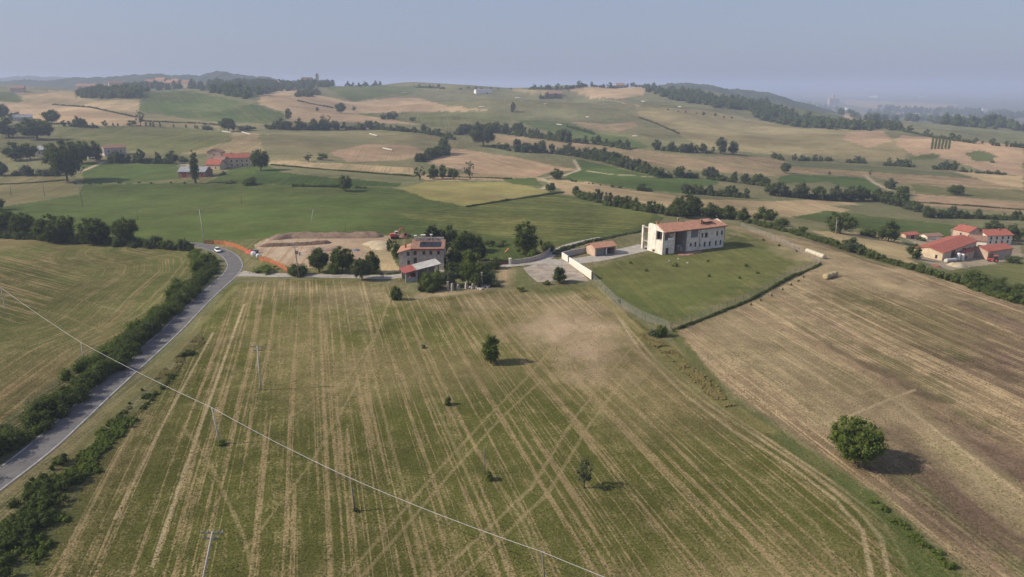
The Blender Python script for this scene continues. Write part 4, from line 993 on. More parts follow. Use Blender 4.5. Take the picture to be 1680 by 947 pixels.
def house(name, label, p1, p2, W, hw, hr, wall=PLA, roof=TILER, wins=(), doors=(), chim=(), along='x', cat='house', oh=.4, group=None, gwins=(), rwins=(), shut=None, rooflabel=None):
    """house from its front base line p1-p2 (photograph points), depth W metres, wall and roof heights in photograph pixels"""
    a, ang, L = axis(p1, p2); Lp = (p2[0]-p1[0])/ppm(a)
    if L > 1.5*Lp and a[1] > 500: ang, L = 0.0, Lp
    he = metres(hw, a); rr = metres(hr, a)
    root = thing(name, label, cat, a, ang, group); m = MB(); hr_ = he+rr; t = .3
    if along == 'x':
        m.prism([(0,0,-2.5),(0,W,-2.5),(0,W,he),(0,W/2,hr_),(0,0,he)], (L,0,0))
    else:
        m.prism([(0,0,-2.5),(0,0,he),(L/2,0,hr_),(L,0,he),(L,0,-2.5)], (0,W,0))
    m.build('wall', wall, root)
    ro = gable_roof(0, L, 0, W, he+.01, hr_+.01, oh, .22, along).build('roof', roof, root)
    if rooflabel: ro['label'] = rooflabel
    for (fx, fz, w_, h) in wins: window(root, fx*L, fz*he, w_, h, 'f', -.002, shut)
    for (fy, fz, w_, h) in gwins: window(root, fy*W, fz*he, w_, h, 'l', -.002, shut)
    for (fy, fz, w_, h) in rwins: window(root, fy*W, fz*he, w_, h, 'r', L+.002, shut)
    for (fx, w_, h, dm) in doors:
        d = MB(); d.box(fx*L-w_/2, -.06, -.5, fx*L+w_/2, .1, h); d.build('door', dm, root)
    for (fx, fy, h) in chim:
        c = MB(); zb = he+(hr_-he)*(1-abs(fy-.5)*2 if along == 'x' else 1-abs(fx-.5)*2)-.3
        c.box(fx*L-.3, fy*W-.3, zb, fx*L+.3, fy*W+.3, zb+h+.3); cc = c.build('chimney', BRICK, ro)
    return root

# ------------------------------------------------------------------ the white villa
a, ang, L = axis((1086, 418.5), (1187, 405.3)); W = 8.4; HE = 8.15; HR = 10.0
vil = thing('villa', 'long white three storey villa with terracotta roof and open loggia at its left end', 'villa', a, ang)
k = L/28.7
wl = [(14.6,1.6,15.5,3.2), (17.6,4.6,18.5,6.2), (19.2,4.5,20.6,6.2), (24.6,4.7,25.5,6.3), (26.9,4.7,27.8,6.3), (19.0,1.1,19.9,2.8), (21.4,1.1,22.3,2.8), (24.3,1.1,25.2,2.8), (26.6,1.1,27.5,2.8), (16.95,1.5,17.5,2.4), (21.8,5.4,22.15,5.75)]
sq = (12.35,1.9,13.4,2.95); glz = (12.6,4.9,16.0,7.85)
holes = [(.85,5.0,4.95,7.9), (1.5,-.1,2.9,2.3), (5.6,-.1,10.9,8.0), glz, sq]+wl
holes = [(h[0]*k, h[1], h[2]*k, h[3]) for h in holes]
m = MB(); m.wall((0,0,0), (1,0,0), (0,1,0), L, HE, .4, holes)
m.wall((L,.402,0), (0,1,0), (-1,0,0), W-.404, HE, .4)
m.wall((L,W,0), (-1,0,0), (0,-1,0), L, HE, .4)
m.wall((0,W-.402,0), (0,-1,0), (1,0,0), W-.804, HE, .4, [(W-.402-3.85,4.75,W-.402-.55,8.0)])
for x in (0, L-.4): m.prism([(x,.01,HE),(x,W/2,HR-.05),(x,W-.01,HE)][::-1], (.4,0,0))
m.box(-.06, 4.02, -1.2, .42, W+.05, 9.55); m.prism([(-.06,4.02,9.56),(-.06,4.6,10.0),(-.06,W-.6,10.0),(-.06,W+.05,9.56)][::-1],(.48,0,0))                     # white end slab rising above the roof
wall_o = m.build('wall', PLA, vil)
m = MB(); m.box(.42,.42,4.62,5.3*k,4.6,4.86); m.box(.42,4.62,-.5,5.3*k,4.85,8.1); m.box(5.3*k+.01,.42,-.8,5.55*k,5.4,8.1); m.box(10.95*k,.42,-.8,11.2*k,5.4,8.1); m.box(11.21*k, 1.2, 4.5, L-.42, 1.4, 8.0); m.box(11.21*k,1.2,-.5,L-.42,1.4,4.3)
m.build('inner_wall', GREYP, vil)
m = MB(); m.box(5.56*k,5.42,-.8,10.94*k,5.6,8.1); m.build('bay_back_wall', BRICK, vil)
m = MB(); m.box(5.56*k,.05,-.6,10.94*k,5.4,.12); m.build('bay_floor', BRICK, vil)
m = MB(); m.box(1.2,4.5,4.9,2.2,4.63,7.2); m.box(3.0,4.5,4.9,4.3,4.63,7.3); m.build('loggia_door', GLASS, vil)
m = MB(); m.box(2.4*k,-.03,4.95,4.7*k,.12,5.75); m.build('parapet', WHITEP, vil)
m = MB(); m.box(1.0*k,.1,4.9,2.3*k,.16,5.8); m.build('parapet', BRICK, vil)
m = MB(); m.box(8.6*k,2.2,.12,10.2*k,4.4,2.2); m.box(9.3*k,1.5,.12,10.5*k,2.1,1.6); m.build('staircase', GREYP, vil)
m = MB(); m.box(1.55*k,.2,-.1,2.85*k,.3,2.25); m.build('door', SHUT, vil)
g = MB(); x0, z0, x1, z1 = glz[0]*k, glz[1], glz[2]*k, glz[3]
g.box(x0,.14,z0,x1,.2,z0+.12); g.box(x0,.14,z1-.12,x1,.2,z1)
for i in range(6): g.box(x0+(x1-x0-.1)*i/5,.137,z0+.12,x0+(x1-x0-.1)*i/5+.1,.203,z1-.12)
o = g.build('window', METAL, vil); p = MB(); p.box(x0+.1,.16,z0+.12,x1-.1,.18,z1-.12); p.build('pane', mat('pale_glass', (.16,.18,.22), .1, 1, .15, spec=.6), o)
for (xa, za, xb, zb) in wl[:10]+[sq]:
    xa *= k; xb *= k; f = MB(); f.box(xa,.16,za,xa+.08,.24,zb); f.box(xb-.08,.16,za,xb,.24,zb); f.box(xa+.08,.16,za,xb-.08,.24,za+.08); f.box(xa+.08,.16,zb-.08,xb-.08,.24,zb); f.box((xa+xb)/2-.03,.165,za+.08,(xa+xb)/2+.03,.235,zb-.08)
    f.box(xa-.08,-.08,za-.1,xb+.08,.15,za-.004)
    o = f.build('window', FRAME, vil); p = MB(); p.box(xa+.08,.19,za+.08,xb-.08,.21,zb-.08); p.build('pane', GLASS, o)
m = MB(); sl = (HR-HE)/(W/2)
XR = 24.4*k
roof = gable_roof(.44, XR, 0, W, HE+.02, HR+.02, .65, .24, 'x', .0).build('roof', TILE, vil)
gable_roof(XR+.01, L+.55, 0, W, HE+.02, HR-.6, .65, .24, 'x', .0).build('roof', TILE, vil, label='lower roof at the right end of the villa')
m = MB(); m.tube([(.3,-.72,HE-.38),(L+.5,-.72,HE-.38)], [.08,.08], 6); m.build('gutter', SHUT, vil)
for x in (16.75*k, L-.15, 5.45*k): m = MB(); m.tube([(x,-.08,HE-.5),(x,-.08,-.3)], [.06,.06], 6); m.build('drainpipe', SHUT, vil)
def chimney(x, y, h, w_=.5, capm=CONC):
    z = HR-abs(y-W/2)*sl-.1; c = MB(); c.box(x-w_/2,y-w_/2,z,x+w_/2,y+w_/2,z+h); o = c.build('chimney', BRICK, roof)
    c = MB(); c.box(x-w_*.7,y-w_*.7,z+h+.004,x+w_*.7,y+w_*.7,z+h+.14); c.build('chimney_cap', capm, roof)
chimney(1.6,5.6,1.5,.75,BRICK); chimney(10.2*k,4.6,1.75,.45); chimney(18.6*k,1.9,1.6,.6,BRICK); chimney(22.9*k,3.2,.8,.8)
m = MB(); m.box(19.6*k,1.7,HE+.7,23.4*k,3.2,HE+1.75); d = m.build('terrace_shade_box', GLASS, roof); m = MB(); m.prism([(19.3*k,1.35,HE+1.62),(19.3*k,3.6,HE+2.2),(19.3*k,3.6,HE+2.36),(19.3*k,1.35,HE+1.78)],(4.4*k,0,0)); m.build('shade_box_roof', TILE, roof)  # added dark box with its own roof, standing in for the shaded terrace cut-out
m = MB(); m.tube([(2.2,5.9,9.4),(2.2,5.9,14.6)],[.055,.035],6); m.tube([(1.6,5.9,14.2),(2.8,5.9,14.2)],[.03,.03],5); m.tube([(1.8,5.9,13.7),(2.6,5.9,13.7)],[.03,.03],5); m.build('antenna', METAL, vil)
m = MB(); m.box(-.3,W+2.6,-1.2,.5,W+3.4,8.6); m.build('pillar', PLA, vil)
for z, mm in ((8.0,CONC),(7.3,SHUT),(3.0,CONC)):
    m = MB(); m.box(-.1,W+.06,z,.3,W+2.59,z+.35); m.build('beam', mm, vil)
sheet('terrace', [(1112,416.2),(1150,411.2),(1152,414.5),(1128,419.5),(1112,419.5)], mat('terracotta_paving', (.34,.19,.15), .18, .8, .9), .05, 'terracotta terrace in front of the villa', 1.0)

# ------------------------------------------------------------------ garage and white boundary wall
a, ang, L = axis((976, 421), (1010, 416.8)); W = 5.6; H = 3.0
gar = thing('garage', 'small garage with terracotta roof and two open bays beside the villa drive', 'garage', a, ang)
m = MB(); m.wall((0,0,0),(1,0,0),(0,1,0),L,H,.3,[(.6,-.3,L*.52,2.55),(L*.52+.45,-.3,L-.45,2.55)])
m.wall((0,W-.302,0),(0,-1,0),(1,0,0),W-.604,H,.3); m.wall((L,.302,0),(0,1,0),(-1,0,0),W-.604,H,.3); m.wall((L,W,0),(-1,0,0),(0,-1,0),L,H,.3)
for x in (0, L-.3): m.prism([(x,.01,H),(x,W/2,H+.95),(x,W-.01,H)][::-1],(.3,0,0))
m.build('wall', PINK, gar); gable_roof(0,L,0,W,H+.02,H+1.0,.45,.2).build('roof', TILE, gar)
m = MB(); m.box(L*.52+.02,-.05,-.3,L*.52+.43,.32,2.6); m.build('pillar', PLA, gar)
m = MB(); m.box(.62,.45,-.3,L*.5,.52,2.5); m.build('garage_door', METAL, gar)
m = MB(); m.box(L+.05,1.2,-.3,L+1.0,2.6,1.1); tag(m.build('firewood_stack', BARK, None, a, ang), 'low dark woodpile against the right wall of the garage', 'woodpile')
def boundary_wall(name, label, pts, h0, h1, panel, m1, cap=None, cat='wall', th=.25, post=None):
    q = cast(sub(pts, step=3)); d = np.r_[0, np.cumsum(np.hypot(*np.diff(q[:, :2], axis=0).T))]; n = max(1, round(d[-1]/panel))
    root = thing(name, label, cat, q[0])
    for i in range(n):
        s0, s1 = d[-1]*i/n, d[-1]*(i+1)/n-(.05 if post is None else .0); A_ = [np.interp(s0, d, q[:, j]) for j in range(3)]; B_ = [np.interp(s1, d, q[:, j]) for j in range(3)]
        an = math.atan2(B_[1]-A_[1], B_[0]-A_[0]); Lp = math.hypot(B_[0]-A_[0], B_[1]-A_[1]); h = h0+(h1-h0)*(i+.5)/n; zz = (A_[2]+B_[2])/2-q[0][2]
        mb = MB(); mb.box(0,-th/2,-.9,Lp,th/2,h); mb.build('wall_panel', m1, root, (A_[0]-q[0][0], A_[1]-q[0][1], zz), an)
        if cap: mb = MB(); mb.box(-.02,-th/2-.06,h+.003,Lp+.02,th/2+.06,h+.1); mb.build('coping', cap, root, (A_[0]-q[0][0], A_[1]-q[0][1], zz), an)
        if post: mb = MB(); mb.box(-.16,-.16,-.9,.16,.16,h+.18); mb.build('post', post, root, (A_[0]-q[0][0], A_[1]-q[0][1], zz), an)
    return root
boundary_wall('boundary_wall', 'bright white panelled wall running down beside the gravel yard', [(934,432),(950,444),(970.5,459)], 1.9, 2.5, 2.0, PLA, WHITEP)
boundary_wall('boundary_wall', 'short white wall at the mouth of the garage drive', [(922,424),(932,430)], 2.0, 1.9, 2.2, PLA, WHITEP)
boundary_wall('boundary_wall', 'grey wall from the white wall corner back to the garage', [(922.5,423.3),(942,418),(961,414.5)], 1.9, 1.7, 2.4, GREYP, CONC)
boundary_wall('garden_wall', 'old stone garden wall curving along the gravel drive', [(838,433.5),(860,431.5),(880,427),(895,420),(903,413)], 1.5, 1.5, 4.0, STONE)
boundary_wall('garden_wall', 'old stone garden wall left of the dark gate', [(770,441),(788,439),(806,436)], 1.6, 1.5, 4.0, STONE)
a, ang, L = axis((808, 435.5), (836, 433.7))
gt = thing('gate', 'dark sliding gate between two stone pillars on the drive', 'gate', a, ang)
for x, h in ((-.2,2.0), (L+.2,1.9)):
    m = MB(); m.box(x-.35,-.35,-.6,x+.35,.35,h); m.box(x-.45,-.45,h+.003,x+.45,.45,h+.15); m.build('pillar', STONE if x < 0 else PLA, gt)
n = 18
for i in range(n): m = MB(); m.box(.25+(L-.5)*i/n,-.04,.1,.25+(L-.5)*(i+.86)/n,.04,1.55); m.build('slat', SHUT, gt)
m = MB(); m.box(.2,.045,.25,L-.2,.1,.4); m.box(.2,.045,1.25,L-.2,.1,1.4); m.build('rail', SHUT, gt)

# ------------------------------------------------------------------ the stone farmhouse with its shed
a = P(676, 443.5); ang = R(1.0); s = 1/ppm(a)
fh = thing('stone_farmhouse', 'old stone farmhouse with solar panels, red shutters and white capped chimneys', 'farmhouse', a, ang)
L, W, HE, HR = 52.5*s, 9.0, 7.1, 8.7
m = MB(); m.prism([(0,0,-1),(0,W,-1),(0,W,HE),(0,W/2+1,HR),(0,0,HE)],(L,0,0)); m.build('wall', STONE, fh)
m = MB(); sl = (HR-HE)/(W/2+1); m.prism([(-.2,-.5,HE-.5*sl+.02),(-.2,W/2+1,HR+.02),(-.2,W/2+1,HR+.2),(-.2,-.5,HE-.5*sl+.2)],(L+.5,0,0)); m.prism([(-.2,W/2+1.003,HR+.02),(-.2,W+.4,HE-.1),(-.2,W+.4,HE+.1),(-.2,W/2+1.003,HR+.2)],(L+.5,0,0)); fr = m.build('roof', TILEB, fh)
m = MB(); m.box(-.2,-.62,HE-.42,L+.3,-.51,HE-.02); m.build('fascia', REDW, fh)
m = MB(); m.box(.4,W/2+.8,HR-.3,L-.2,W/2+1.2,HR+.9); m.build('ridge_wall', GREYP, fr)
for x, h in ((.9,1.5),(3.0,1.7),(3.8,1.7),(6.0,1.8)):
    m = MB(); m.box(x-.22,W/2,HR-.8,x+.22,W/2+.44,HR+h); m.build('chimney', STONE, fr); m = MB(); m.box(x-.4,W/2-.18,HR+h+.004,x+.4,W/2+.62,HR+h+.22); m.build('chimney_cap', WHITEP, fr)
SOLAR = mat('solar_cells', (.012,.013,.020), .1, 2, .25, spec=.6)
for i in range(6):
    for j in range(2):
        x0 = 2.6+i*1.12; y0 = .5+j*1.72; m = MB(); zz = lambda y: HE+sl*y+.26
        m.prism([(x0,y0,zz(y0)),(x0,y0+1.66,zz(y0+1.66)),(x0,y0+1.66,zz(y0+1.66)+.05),(x0,y0,zz(y0)+.05)],(1.07,0,0)); m.build('solar_panel', SOLAR, fr)
for x, z, w_, h, sh in ((1.2,5.1,1.0,1.2,None),(4.0,5.2,.9,1.1,None),(6.2,5.2,.9,1.1,None),(1.2,2.0,1.0,2.2,None),(8.6,5.2,.8,1.1,None),(5.4,2.2,.9,1.3,None)): window(fh, x, z, w_, h, 'f', -.002, sh, REDW)
lw = 20.5*s; m = MB(); m.prism([(-lw,-.35,-1),(-lw,-.35,5.9),(-.003,-.35,7.05),(-.003,-.35,-1)],(0,8.2,0)); m.build('wing_wall', STONE, fh)
m = MB(); m.prism([(-lw-.5,-.9,5.8),(.1,-.9,7.12),(.1,-.9,7.3),(-lw-.5,-.9,5.98)],(0,9.2,0)); wr = m.build('wing_roof', TILE, fh)
m = MB(); m.box(-2.4,3.0,6.2,-1.9,3.5,8.0); m.build('chimney', BRICK, wr)
for x, z in ((-.95,4.9),(-.95,2.1)): window(fh, x, z, .85, 1.25, 'f', -.352, None, SHUT)
a = P(666, 464); ang = R(24); L = 10.6
sh = thing('open_shed', 'open shed with a sloping roof, part red and part grey, before the farmhouse', 'shed', a, ang)
z0, z1 = 3.1, 4.7; zr = lambda x: z0+(z1-z0)*x/L
def slab(x0, x1, mm, lb): m = MB(); m.prism([(x0,-.5,zr(x0)),(x0,5.2,zr(x0)+.35),(x0,5.2,zr(x0)+.47),(x0,-.5,zr(x0)+.12)],(x1-x0,0,zr(x1)-zr(x0))); m.build('roof', mm, sh, label=lb)
slab(-.6,3.4,mat('red_roof_sheet', (.30,.09,.075), .15, .6, .7),'red section of the shed roof'); slab(3.402,L+.5,SHEET,'pale grey section of the shed roof')
for x in (.15,3.5,7.0,L-.2):
    m = MB(); m.box(x-.18,0,-.8,x+.18,.36,zr(x)-.05); m.build('post', CONC, sh)
m = MB(); m.box(.4,.03,-.8,3.2,.3,1.5); m.build('low_wall', CONC, sh)
m = MB(); m.box(0,4.7,-.8,L,4.95,3.2); m.build('back_wall', STONE, sh)
m = MB(); m.box(2.0,1.6,-.2,4.6,3.2,1.1); m.box(2.3,1.8,1.1,3.4,3.0,1.9); tag(m.build('farm_trailer', REDW, None, a, ang), 'red farm trailer parked in the shade of the open shed', 'trailer')
for px_, py_, h in ((735,476,2.6),(742,477,2.2),(752,476,1.7),(765,474,2.0),(776,473,1.5)):
    p = P(px_, py_); m = MB(); m.box(-.35,-.3,-.4,.35,.3,h*.62); m.box(-.28,-.24,h*.62,.25,.2,h); tag(m.build('ruined_pillar', STONE, None, p, R(px_*7 % 40)), 'broken stone pillar of the ruin, %s from the left' % ORD[[735,742,752,765,776].index(px_)], 'pillar', 'broken pillars of the ruin')
p = P(790.5, 470); m = MB(); m.box(-.22,-.22,-.5,.22,.22,4.1); m.box(-.27,-.27,4.103,.27,.27,4.3); tag(m.build('concrete_post', CONC, None, p), 'square concrete post standing in the rubble of the ruin', 'post')
g = np.random.default_rng(4)
for i in range(16):
    p = P(770+i*2.1+g.uniform(0,1), 468+g.uniform(0,8)); m = MB(); V = SQV*np.array([g.uniform(.3,.7), g.uniform(.3,.7), g.uniform(.25,.55)])*g.uniform(.8,1.15,(len(SQV),1)); m.quadmesh(V, SQF)
    tag(m.build('rubble_stone', GREYP if i % 3 else STONE, None, p+[0,0,.1], g.uniform(0,3)), 'loose block, %s from the left in the rubble of the ruin' % ORD[i], 'stone', 'rubble by the ruin')

# ------------------------------------------------------------------ farms and houses farther off
W3 = [(.2,.5,1,1.3),(.5,.5,1,1.3),(.8,.5,1,1.3)]
W6 = [(f,z,.9,1.3) for f in (.15,.38,.62,.85) for z in (.14,.58)]
house('barn', 'big cream barn with a red tiled roof at the right farm', (1545,428), (1598,421), 11, 12.5, 6, CREAM, TILER, [], [(.3,4,2.6,SHUT),(.62,3.5,2.6,GLASS)], gwins=[(.2,.2,.9,1.4)], cat='barn')
house('lean_to', 'low red roofed lean-to on the right of the big barn', (1572,428), (1596,424), 5, 8, 3, PINK, TILER, [], [(.5,3,1.8,GLASS)], cat='shed')
house('farmhouse', 'tall pink farmhouse with a red roof, left of the right farm', (1561,395), (1587,400), 9, 19, 6, PINK, TILER, [(.3,.2,.9,1.4),(.7,.2,.9,1.4),(.5,.62,.9,1.2)], [], [(.3,.5,1)])
house('farmhouse', 'white farm wing with a dull brown red roof in the right farm', (1588,408), (1616,411), 9, 14, 5.5, PLA, TILEB, [(.25,.5,.9,1.2)], [(.7,2.2,2.2,SHUT)], [(.6,.5,1)])
house('farmhouse', 'farmhouse with a bright red roof at the back right of the farm', (1618,402), (1658,402), 10, 15, 6, PLA, TILER, W6, [], [(.7,.4,1)], oh=.6)
house('farm_shed', 'pinkish shed with a red roof at the right end of the farm', (1619,426), (1658,424), 8, 13, 5, PINK, TILER, [], [(.15,2.6,2.4,BRICK),(.6,3,2.6,GREYP)], cat='shed')
house('outbuilding', 'low red roofed outbuilding beyond the stubble, left of the right farm', (1486,391), (1507,392.5), 5, 4.5, 2.8, PINK, TILER, [], [(.5,2,1.4,SHUT)], cat='shed')
house('outbuilding', 'low grey roofed outbuilding with a white end near the right farm', (1521,393), (1545,394), 5, 4.5, 2.8, PLA, TILEB, [], [(.7,2,1.4,WHITEP)], cat='shed')
house('barn', 'grey roofed brick barn behind the tall poplar', (293,292), (337,291), 11, 10, 6.5, BRICK, SHEETB, [], [(.22,3,3,REDW),(.6,4,3,SHUT),(.88,2,3,REDW)], cat='barn')
house('farmhouse', 'low red roofed wing at the left of the far farm', (338,279), (361,279), 8, 9, 7, CREAM, TILER, [(.3,.3,.9,1.3),(.7,.3,.9,1.3)])
house('farmhouse', 'long two storey farm range with a red roof and rows of windows', (368,275), (411,273), 8, 15, 6, CREAM, TILER, [(f,z,.9,1.3) for f in (.12,.3,.5,.7,.88) for z in (.14,.58)], [], [(.3,.5,1)])
house('farmhouse', 'grey tiled middle part of the far farm, between the red roofs', (352,276), (369,276), 7, 14, 4, PINK, TILEB, [(.4,.2,1,1.3),(.4,.6,1,1.3)], [(.75,1.6,2,SHUT)])
house('farmhouse', 'tall back house of the far farm showing its gable', (341,267), (364,267), 7, 17, 5, PINK, TILEB, [(.5,.7,1,1)], along='y')
house('house', 'grey house with a flat brown roof among trees by the left lane', (172,257), (208,254), 9, 13, 4, GREYP, TILEB, [(f,.5,1,1.3) for f in (.2,.45,.75)])
house('house', 'pale house half hidden by trees at far left', (61,259), (77,259), 8, 13, 5, GREYP, SHEETB, [(.3,.5,1,1.2),(.7,.5,1,1.2)])
house('shed', 'long grey roofed shed among trees at upper left', (22,199), (54,197), 10, 6, 4, GREYP, SHEETB, [(.3,.3,1.2,1),(.7,.3,1.2,1)], cat='shed')
house('greenhouse', 'small white roofed shelter on the lane at left', (145,262), (160,261), 5, 3, 2, WHITEP, WHITEP, [(.5,.2,1,.6)], cat='shed')
house('farmhouse', 'long pale farm building with a brown red roof on the left ridge', (124,149), (173,149), 14, 7, 4, PINK, TILEB, [(f,.3,1.2,1.6) for f in (.1,.25,.4,.55,.7,.85)])
house('house', 'cream house standing above the wood on the left ridge', (180,146), (203,145), 14, 9, 4, CREAM, TILEB, [(f,.5,1.2,1.6) for f in (.2,.5,.8)])
for i, (x, y, w_, h, mm, tx) in enumerate([(238,141,14,7,BRICK,'brown house at the left of the ridge hamlet'),(254,140,16,8,PINK,'pink house in the middle of the ridge hamlet'),(271,142,11,6,BRICK,'low brown house in the ridge hamlet'),(280,141,12,7,PINK,'pinkish house right in the ridge hamlet'),(298,144,11,8,CREAM,'cream house at the right end of the ridge hamlet'),(18,152,22,7,PINK,'pink house alone at the far left edge of the ridge')]):
    house('house', tx, (x,y), (x+w_,y), 12, h, 4, mm, TILEB, [(f,.5,1.2,1.6) for f in (.25,.7)])
house('house', 'ochre house in the hilltop village among trees', (498,137), (515,137), 14, 7, 4, CREAM, TILEB, [(f,.5,1.4,1.8) for f in (.25,.7)])
house('house', 'ochre house right of the village church tower', (528,138), (541,138), 12, 5, 3, CREAM, TILEB, [(.5,.4,1.4,1.6)])
house('house', 'tiny white house left of the hilltop village', (449,138), (457,138), 9, 6, 2, WHITEP, TILEB, [(.5,.4,1.4,1.6)])
p = P(521, 136); h = metres(14, p); w_ = metres(4, p); tw = thing('church_tower', 'small church tower in the hilltop village on the skyline', 'church tower', p)
m = MB(); m.box(-w_/2,-w_/2,-3,w_/2,w_/2,h); m.build('wall', CREAM, tw); m = MB(); m.prism([(-w_*.6,-w_*.6,h+.01),(w_*.6,-w_*.6,h+.01),(0,-w_*.6,h*1.3)],(0,w_*1.2,0)); m.build('roof', TILEB, tw)
m = MB(); m.box(-w_*.2,-w_/2-.05,h*.7,w_*.2,-w_/2+.05,h*.92); m.build('belfry_opening', GLASS, tw)
house('farm_shed', 'white fronted shed with a grey roof alone on the skyline field', (781,154), (807,153), 10, 5.5, 1.8, WHITEP, SHEETB, [], [(.7,4,3,METAL)], cat='shed')
house('house', 'brown roofed house on the central hilltop', (1011,139), (1026,138.5), 14, 5, 3, PINK, TILEB, [(f,.4,1.4,1.8) for f in (.3,.7)])
house('house', 'ruined brown house among bushes on the far slope', (897,160), (922,159), 14, 6, 4, BRICK, TILEB, [(f,.3,1.4,1.8) for f in (.3,.7)])
house('castle', 'pale castle with a square tower on the hill in the plain', (1360,172), (1376,172), 26, 9, 2, PINK, TILEB, [(f,.5,3,4) for f in (.2,.5,.8)], cat='castle')
p = P(1367, 171); m = MB(); m.box(-8,2,0,8,18,metres(15,p)); tag(m.build('castle_tower', PINK, None, p), 'square tower rising over the pale castle in the plain', 'tower')
for i, (x, y, w_, h, tx) in enumerate([(1426,160,14,3,'long white hall in the hazy plain, left one'),(1508,160,7,3,'white hall in the hazy plain, right one'),(1432,194,7,4,'white house beside the wood below the castle'),(1472,191,11,4,'white houses row at the foot of the wooded plain'),(1503,191,5,4,'tall white house in the plain, middle'),(1518,192,6,4,'white house in the plain, right of the tall one'),(1598,208,7,6,'pinkish house near the far right tree belt'),(1612,182,8,3,'pale factory in the haze at right'),(1388,181,6,4,'pale house on the slope below the castle')]):
    house('house', tx, (x,y), (x+w_,y), 14, h, h*.4, WHITEP if i != 6 else PINK, TILEB, [(.5,.4,2.5,2)])
# ------------------------------------------------------------------ poles and the overhead cable
WOODP = mat('weathered_wood', (.20,.17,.145), .15, 2, .9)
CONCP = mat('pole_concrete', (.46,.44,.41), .1, 2, .9)
def pole(name, label, base, top, r, m, arms=0, group=None, extra=None):
    p = P(*base); dep = math.atan2(CAM_Z-p[2], p[1]); h = metres(math.hypot(top[0]-base[0], top[1]-base[1]), p)
    # lean sideways as the photograph shows, beyond what the downward view gives
    nat = (840-base[0])/(4330-base[1])*(top[1]-base[1]); lean = ((top[0]-base[0])-nat)/ppm(p)
    root = thing(name, label, 'pole', p, 0, group); t_ = np.array([lean, 0, h])
    b = MB(); b.tube([(0,0,-.6), t_*.5, t_], [r, r*.8, r*.6], 8); b.build('shaft', m, root, smooth=True)
    for i in range(arms):
        z = h-.25-i*.75; c = np.array([lean*z/h, 0, z]); wd = 1.15-.25*i
        b = MB(); b.box(c[0]-wd, c[1]-.05+r, z-.05, c[0]+wd, c[1]+.07+r, z+.06); o = b.build('crossarm', METAL, root)
        for f in (-.95, -.45, .45, .95):
            b = MB(); x = c[0]+wd*f; b.tube([(x,r,z+.062),(x,r,z+.16),(x,r,z+.30)], [.035,.075,.04], 6); b.build('insulator', CONC, o)
    return root, p+t_, h
tops = []
r_, t1, h_ = pole('telephone_pole', 'telephone pole on the field edge left of the road hedge', (138,593), (133,563), .13, CONCP); tops.append(t1)
r_, t1, h_ = pole('telephone_pole', 'pale telephone pole right of the road, under the white cable', (361,729), (348,673), .13, CONCP); tops.append(t1)
r_, t1, h_ = pole('telephone_pole', 'dark telephone pole in the lower meadow carrying the white cable', (583,839), (575,789), .13, WOODP); tops.append(t1)
r_, t1, h_ = pole('telephone_pole', 'telephone pole cut off by the lower edge of the picture', (896,972), (889,913), .13, WOODP); tops.append(t1)
d0 = tops[0]-tops[1]; d1 = tops[3]-tops[2]
e0 = tops[0]+np.array([d0[0]*.99, d0[1]*1.02, 0]); e0[2] = float(terr(e0[0], e0[1]))+6.0
e1 = tops[3]+np.array([d1[0], d1[1], 0]); e1[2] = 6.3
for nm, e, lb in (('telephone_pole', e0, 'telephone pole in the left field just outside the picture'), ('telephone_pole', e1, 'telephone pole in the meadow below the picture')):
    rt = thing(nm, lb, 'pole', (e[0], e[1], float(terr(e[0], e[1])))); b = MB(); b.tube([(0,0,-.6),(0,0,e[2]-rt.location[2])], [.13,.08], 8); b.build('shaft', CONCP, rt)
line = [e0]+tops+[e1]; cab = []
for i in range(len(line)-1):
    for k_ in range(12):
        f = k_/12; q = line[i]*(1-f)+line[i+1]*f; cab.append(q-np.array([0, 0, .35*4*f*(1-f)-.05]))
cab.append(line[-1]); b = MB(); b.tube(cab, [.036]*len(cab), 5)
tag(b.build('overhead_cable', mat('cable_sheath', (.42,.42,.42), .05, 1, .6), smooth=True), 'thick pale overhead cable crossing the road and the meadow from pole to pole', 'cable')
pole('power_pole', 'tall pole with two crossarms in the meadow right of the road', (428,640), (422,570), .16, CONCP, 2)
pole('power_pole', 'leaning power pole with crossarms at the lower left edge of the picture', (322,1005), (350,893), .15, CONCP, 2)
pole('power_pole', 'power pole with crossarms behind the road bend', (335,399), (327,345), .16, CONCP, 1)
r_, tp, h_ = pole('transformer_pole', 'pole with a grey transformer and crossarm beside the drive', (491,456), (483,402), .18, WOODP, 2)
b = MB(); b.box(-.55,-.35,h_-3.1,.35,-.15+.0,h_-2.0); b.tube([(.9,-.3,h_-3.4),(.9,-.3,h_-2.4)],[.22,.22],8); b.build('transformer', METAL, r_)
b = MB(); b.box(.75,-.45,h_-3.6,1.2,-.3,h_-2.2); b.build('meter_box', WHITEP, r_)
pole('power_pole', 'slightly leaning pale pole on the green slope behind the dug earth', (510,367), (514,344), .16, CONCP)
pole('power_pole', 'pole in the rough grass at far left, rightmost of three', (136,339), (129,304), .16, WOODP)
pole('power_pole', 'pole in the rough grass at far left, middle of three', (73,322), (69,294), .15, WOODP)
pole('power_pole', 'pole in the rough grass at far left, leftmost of three', (18,322), (16,297), .15, WOODP)
pole('power_pole', 'thin dark pole behind the spoil heap', (566,381), (566,358), .12, WOODP)
pole('power_pole', 'short pole on the green slope left of the pale leaning one', (396,334), (395,312), .13, WOODP)
pole('power_pole', 'short pole on the green field below the poplar', (330,310), (330,297), .13, WOODP)
pole('power_pole', 'thin pole on the green slope above the left tree row', (225,362), (224,333), .10, WOODP)
pole('power_pole', 'thin pole in the meadow standing in a shrub', (796,778), (794,738), .09, WOODP)
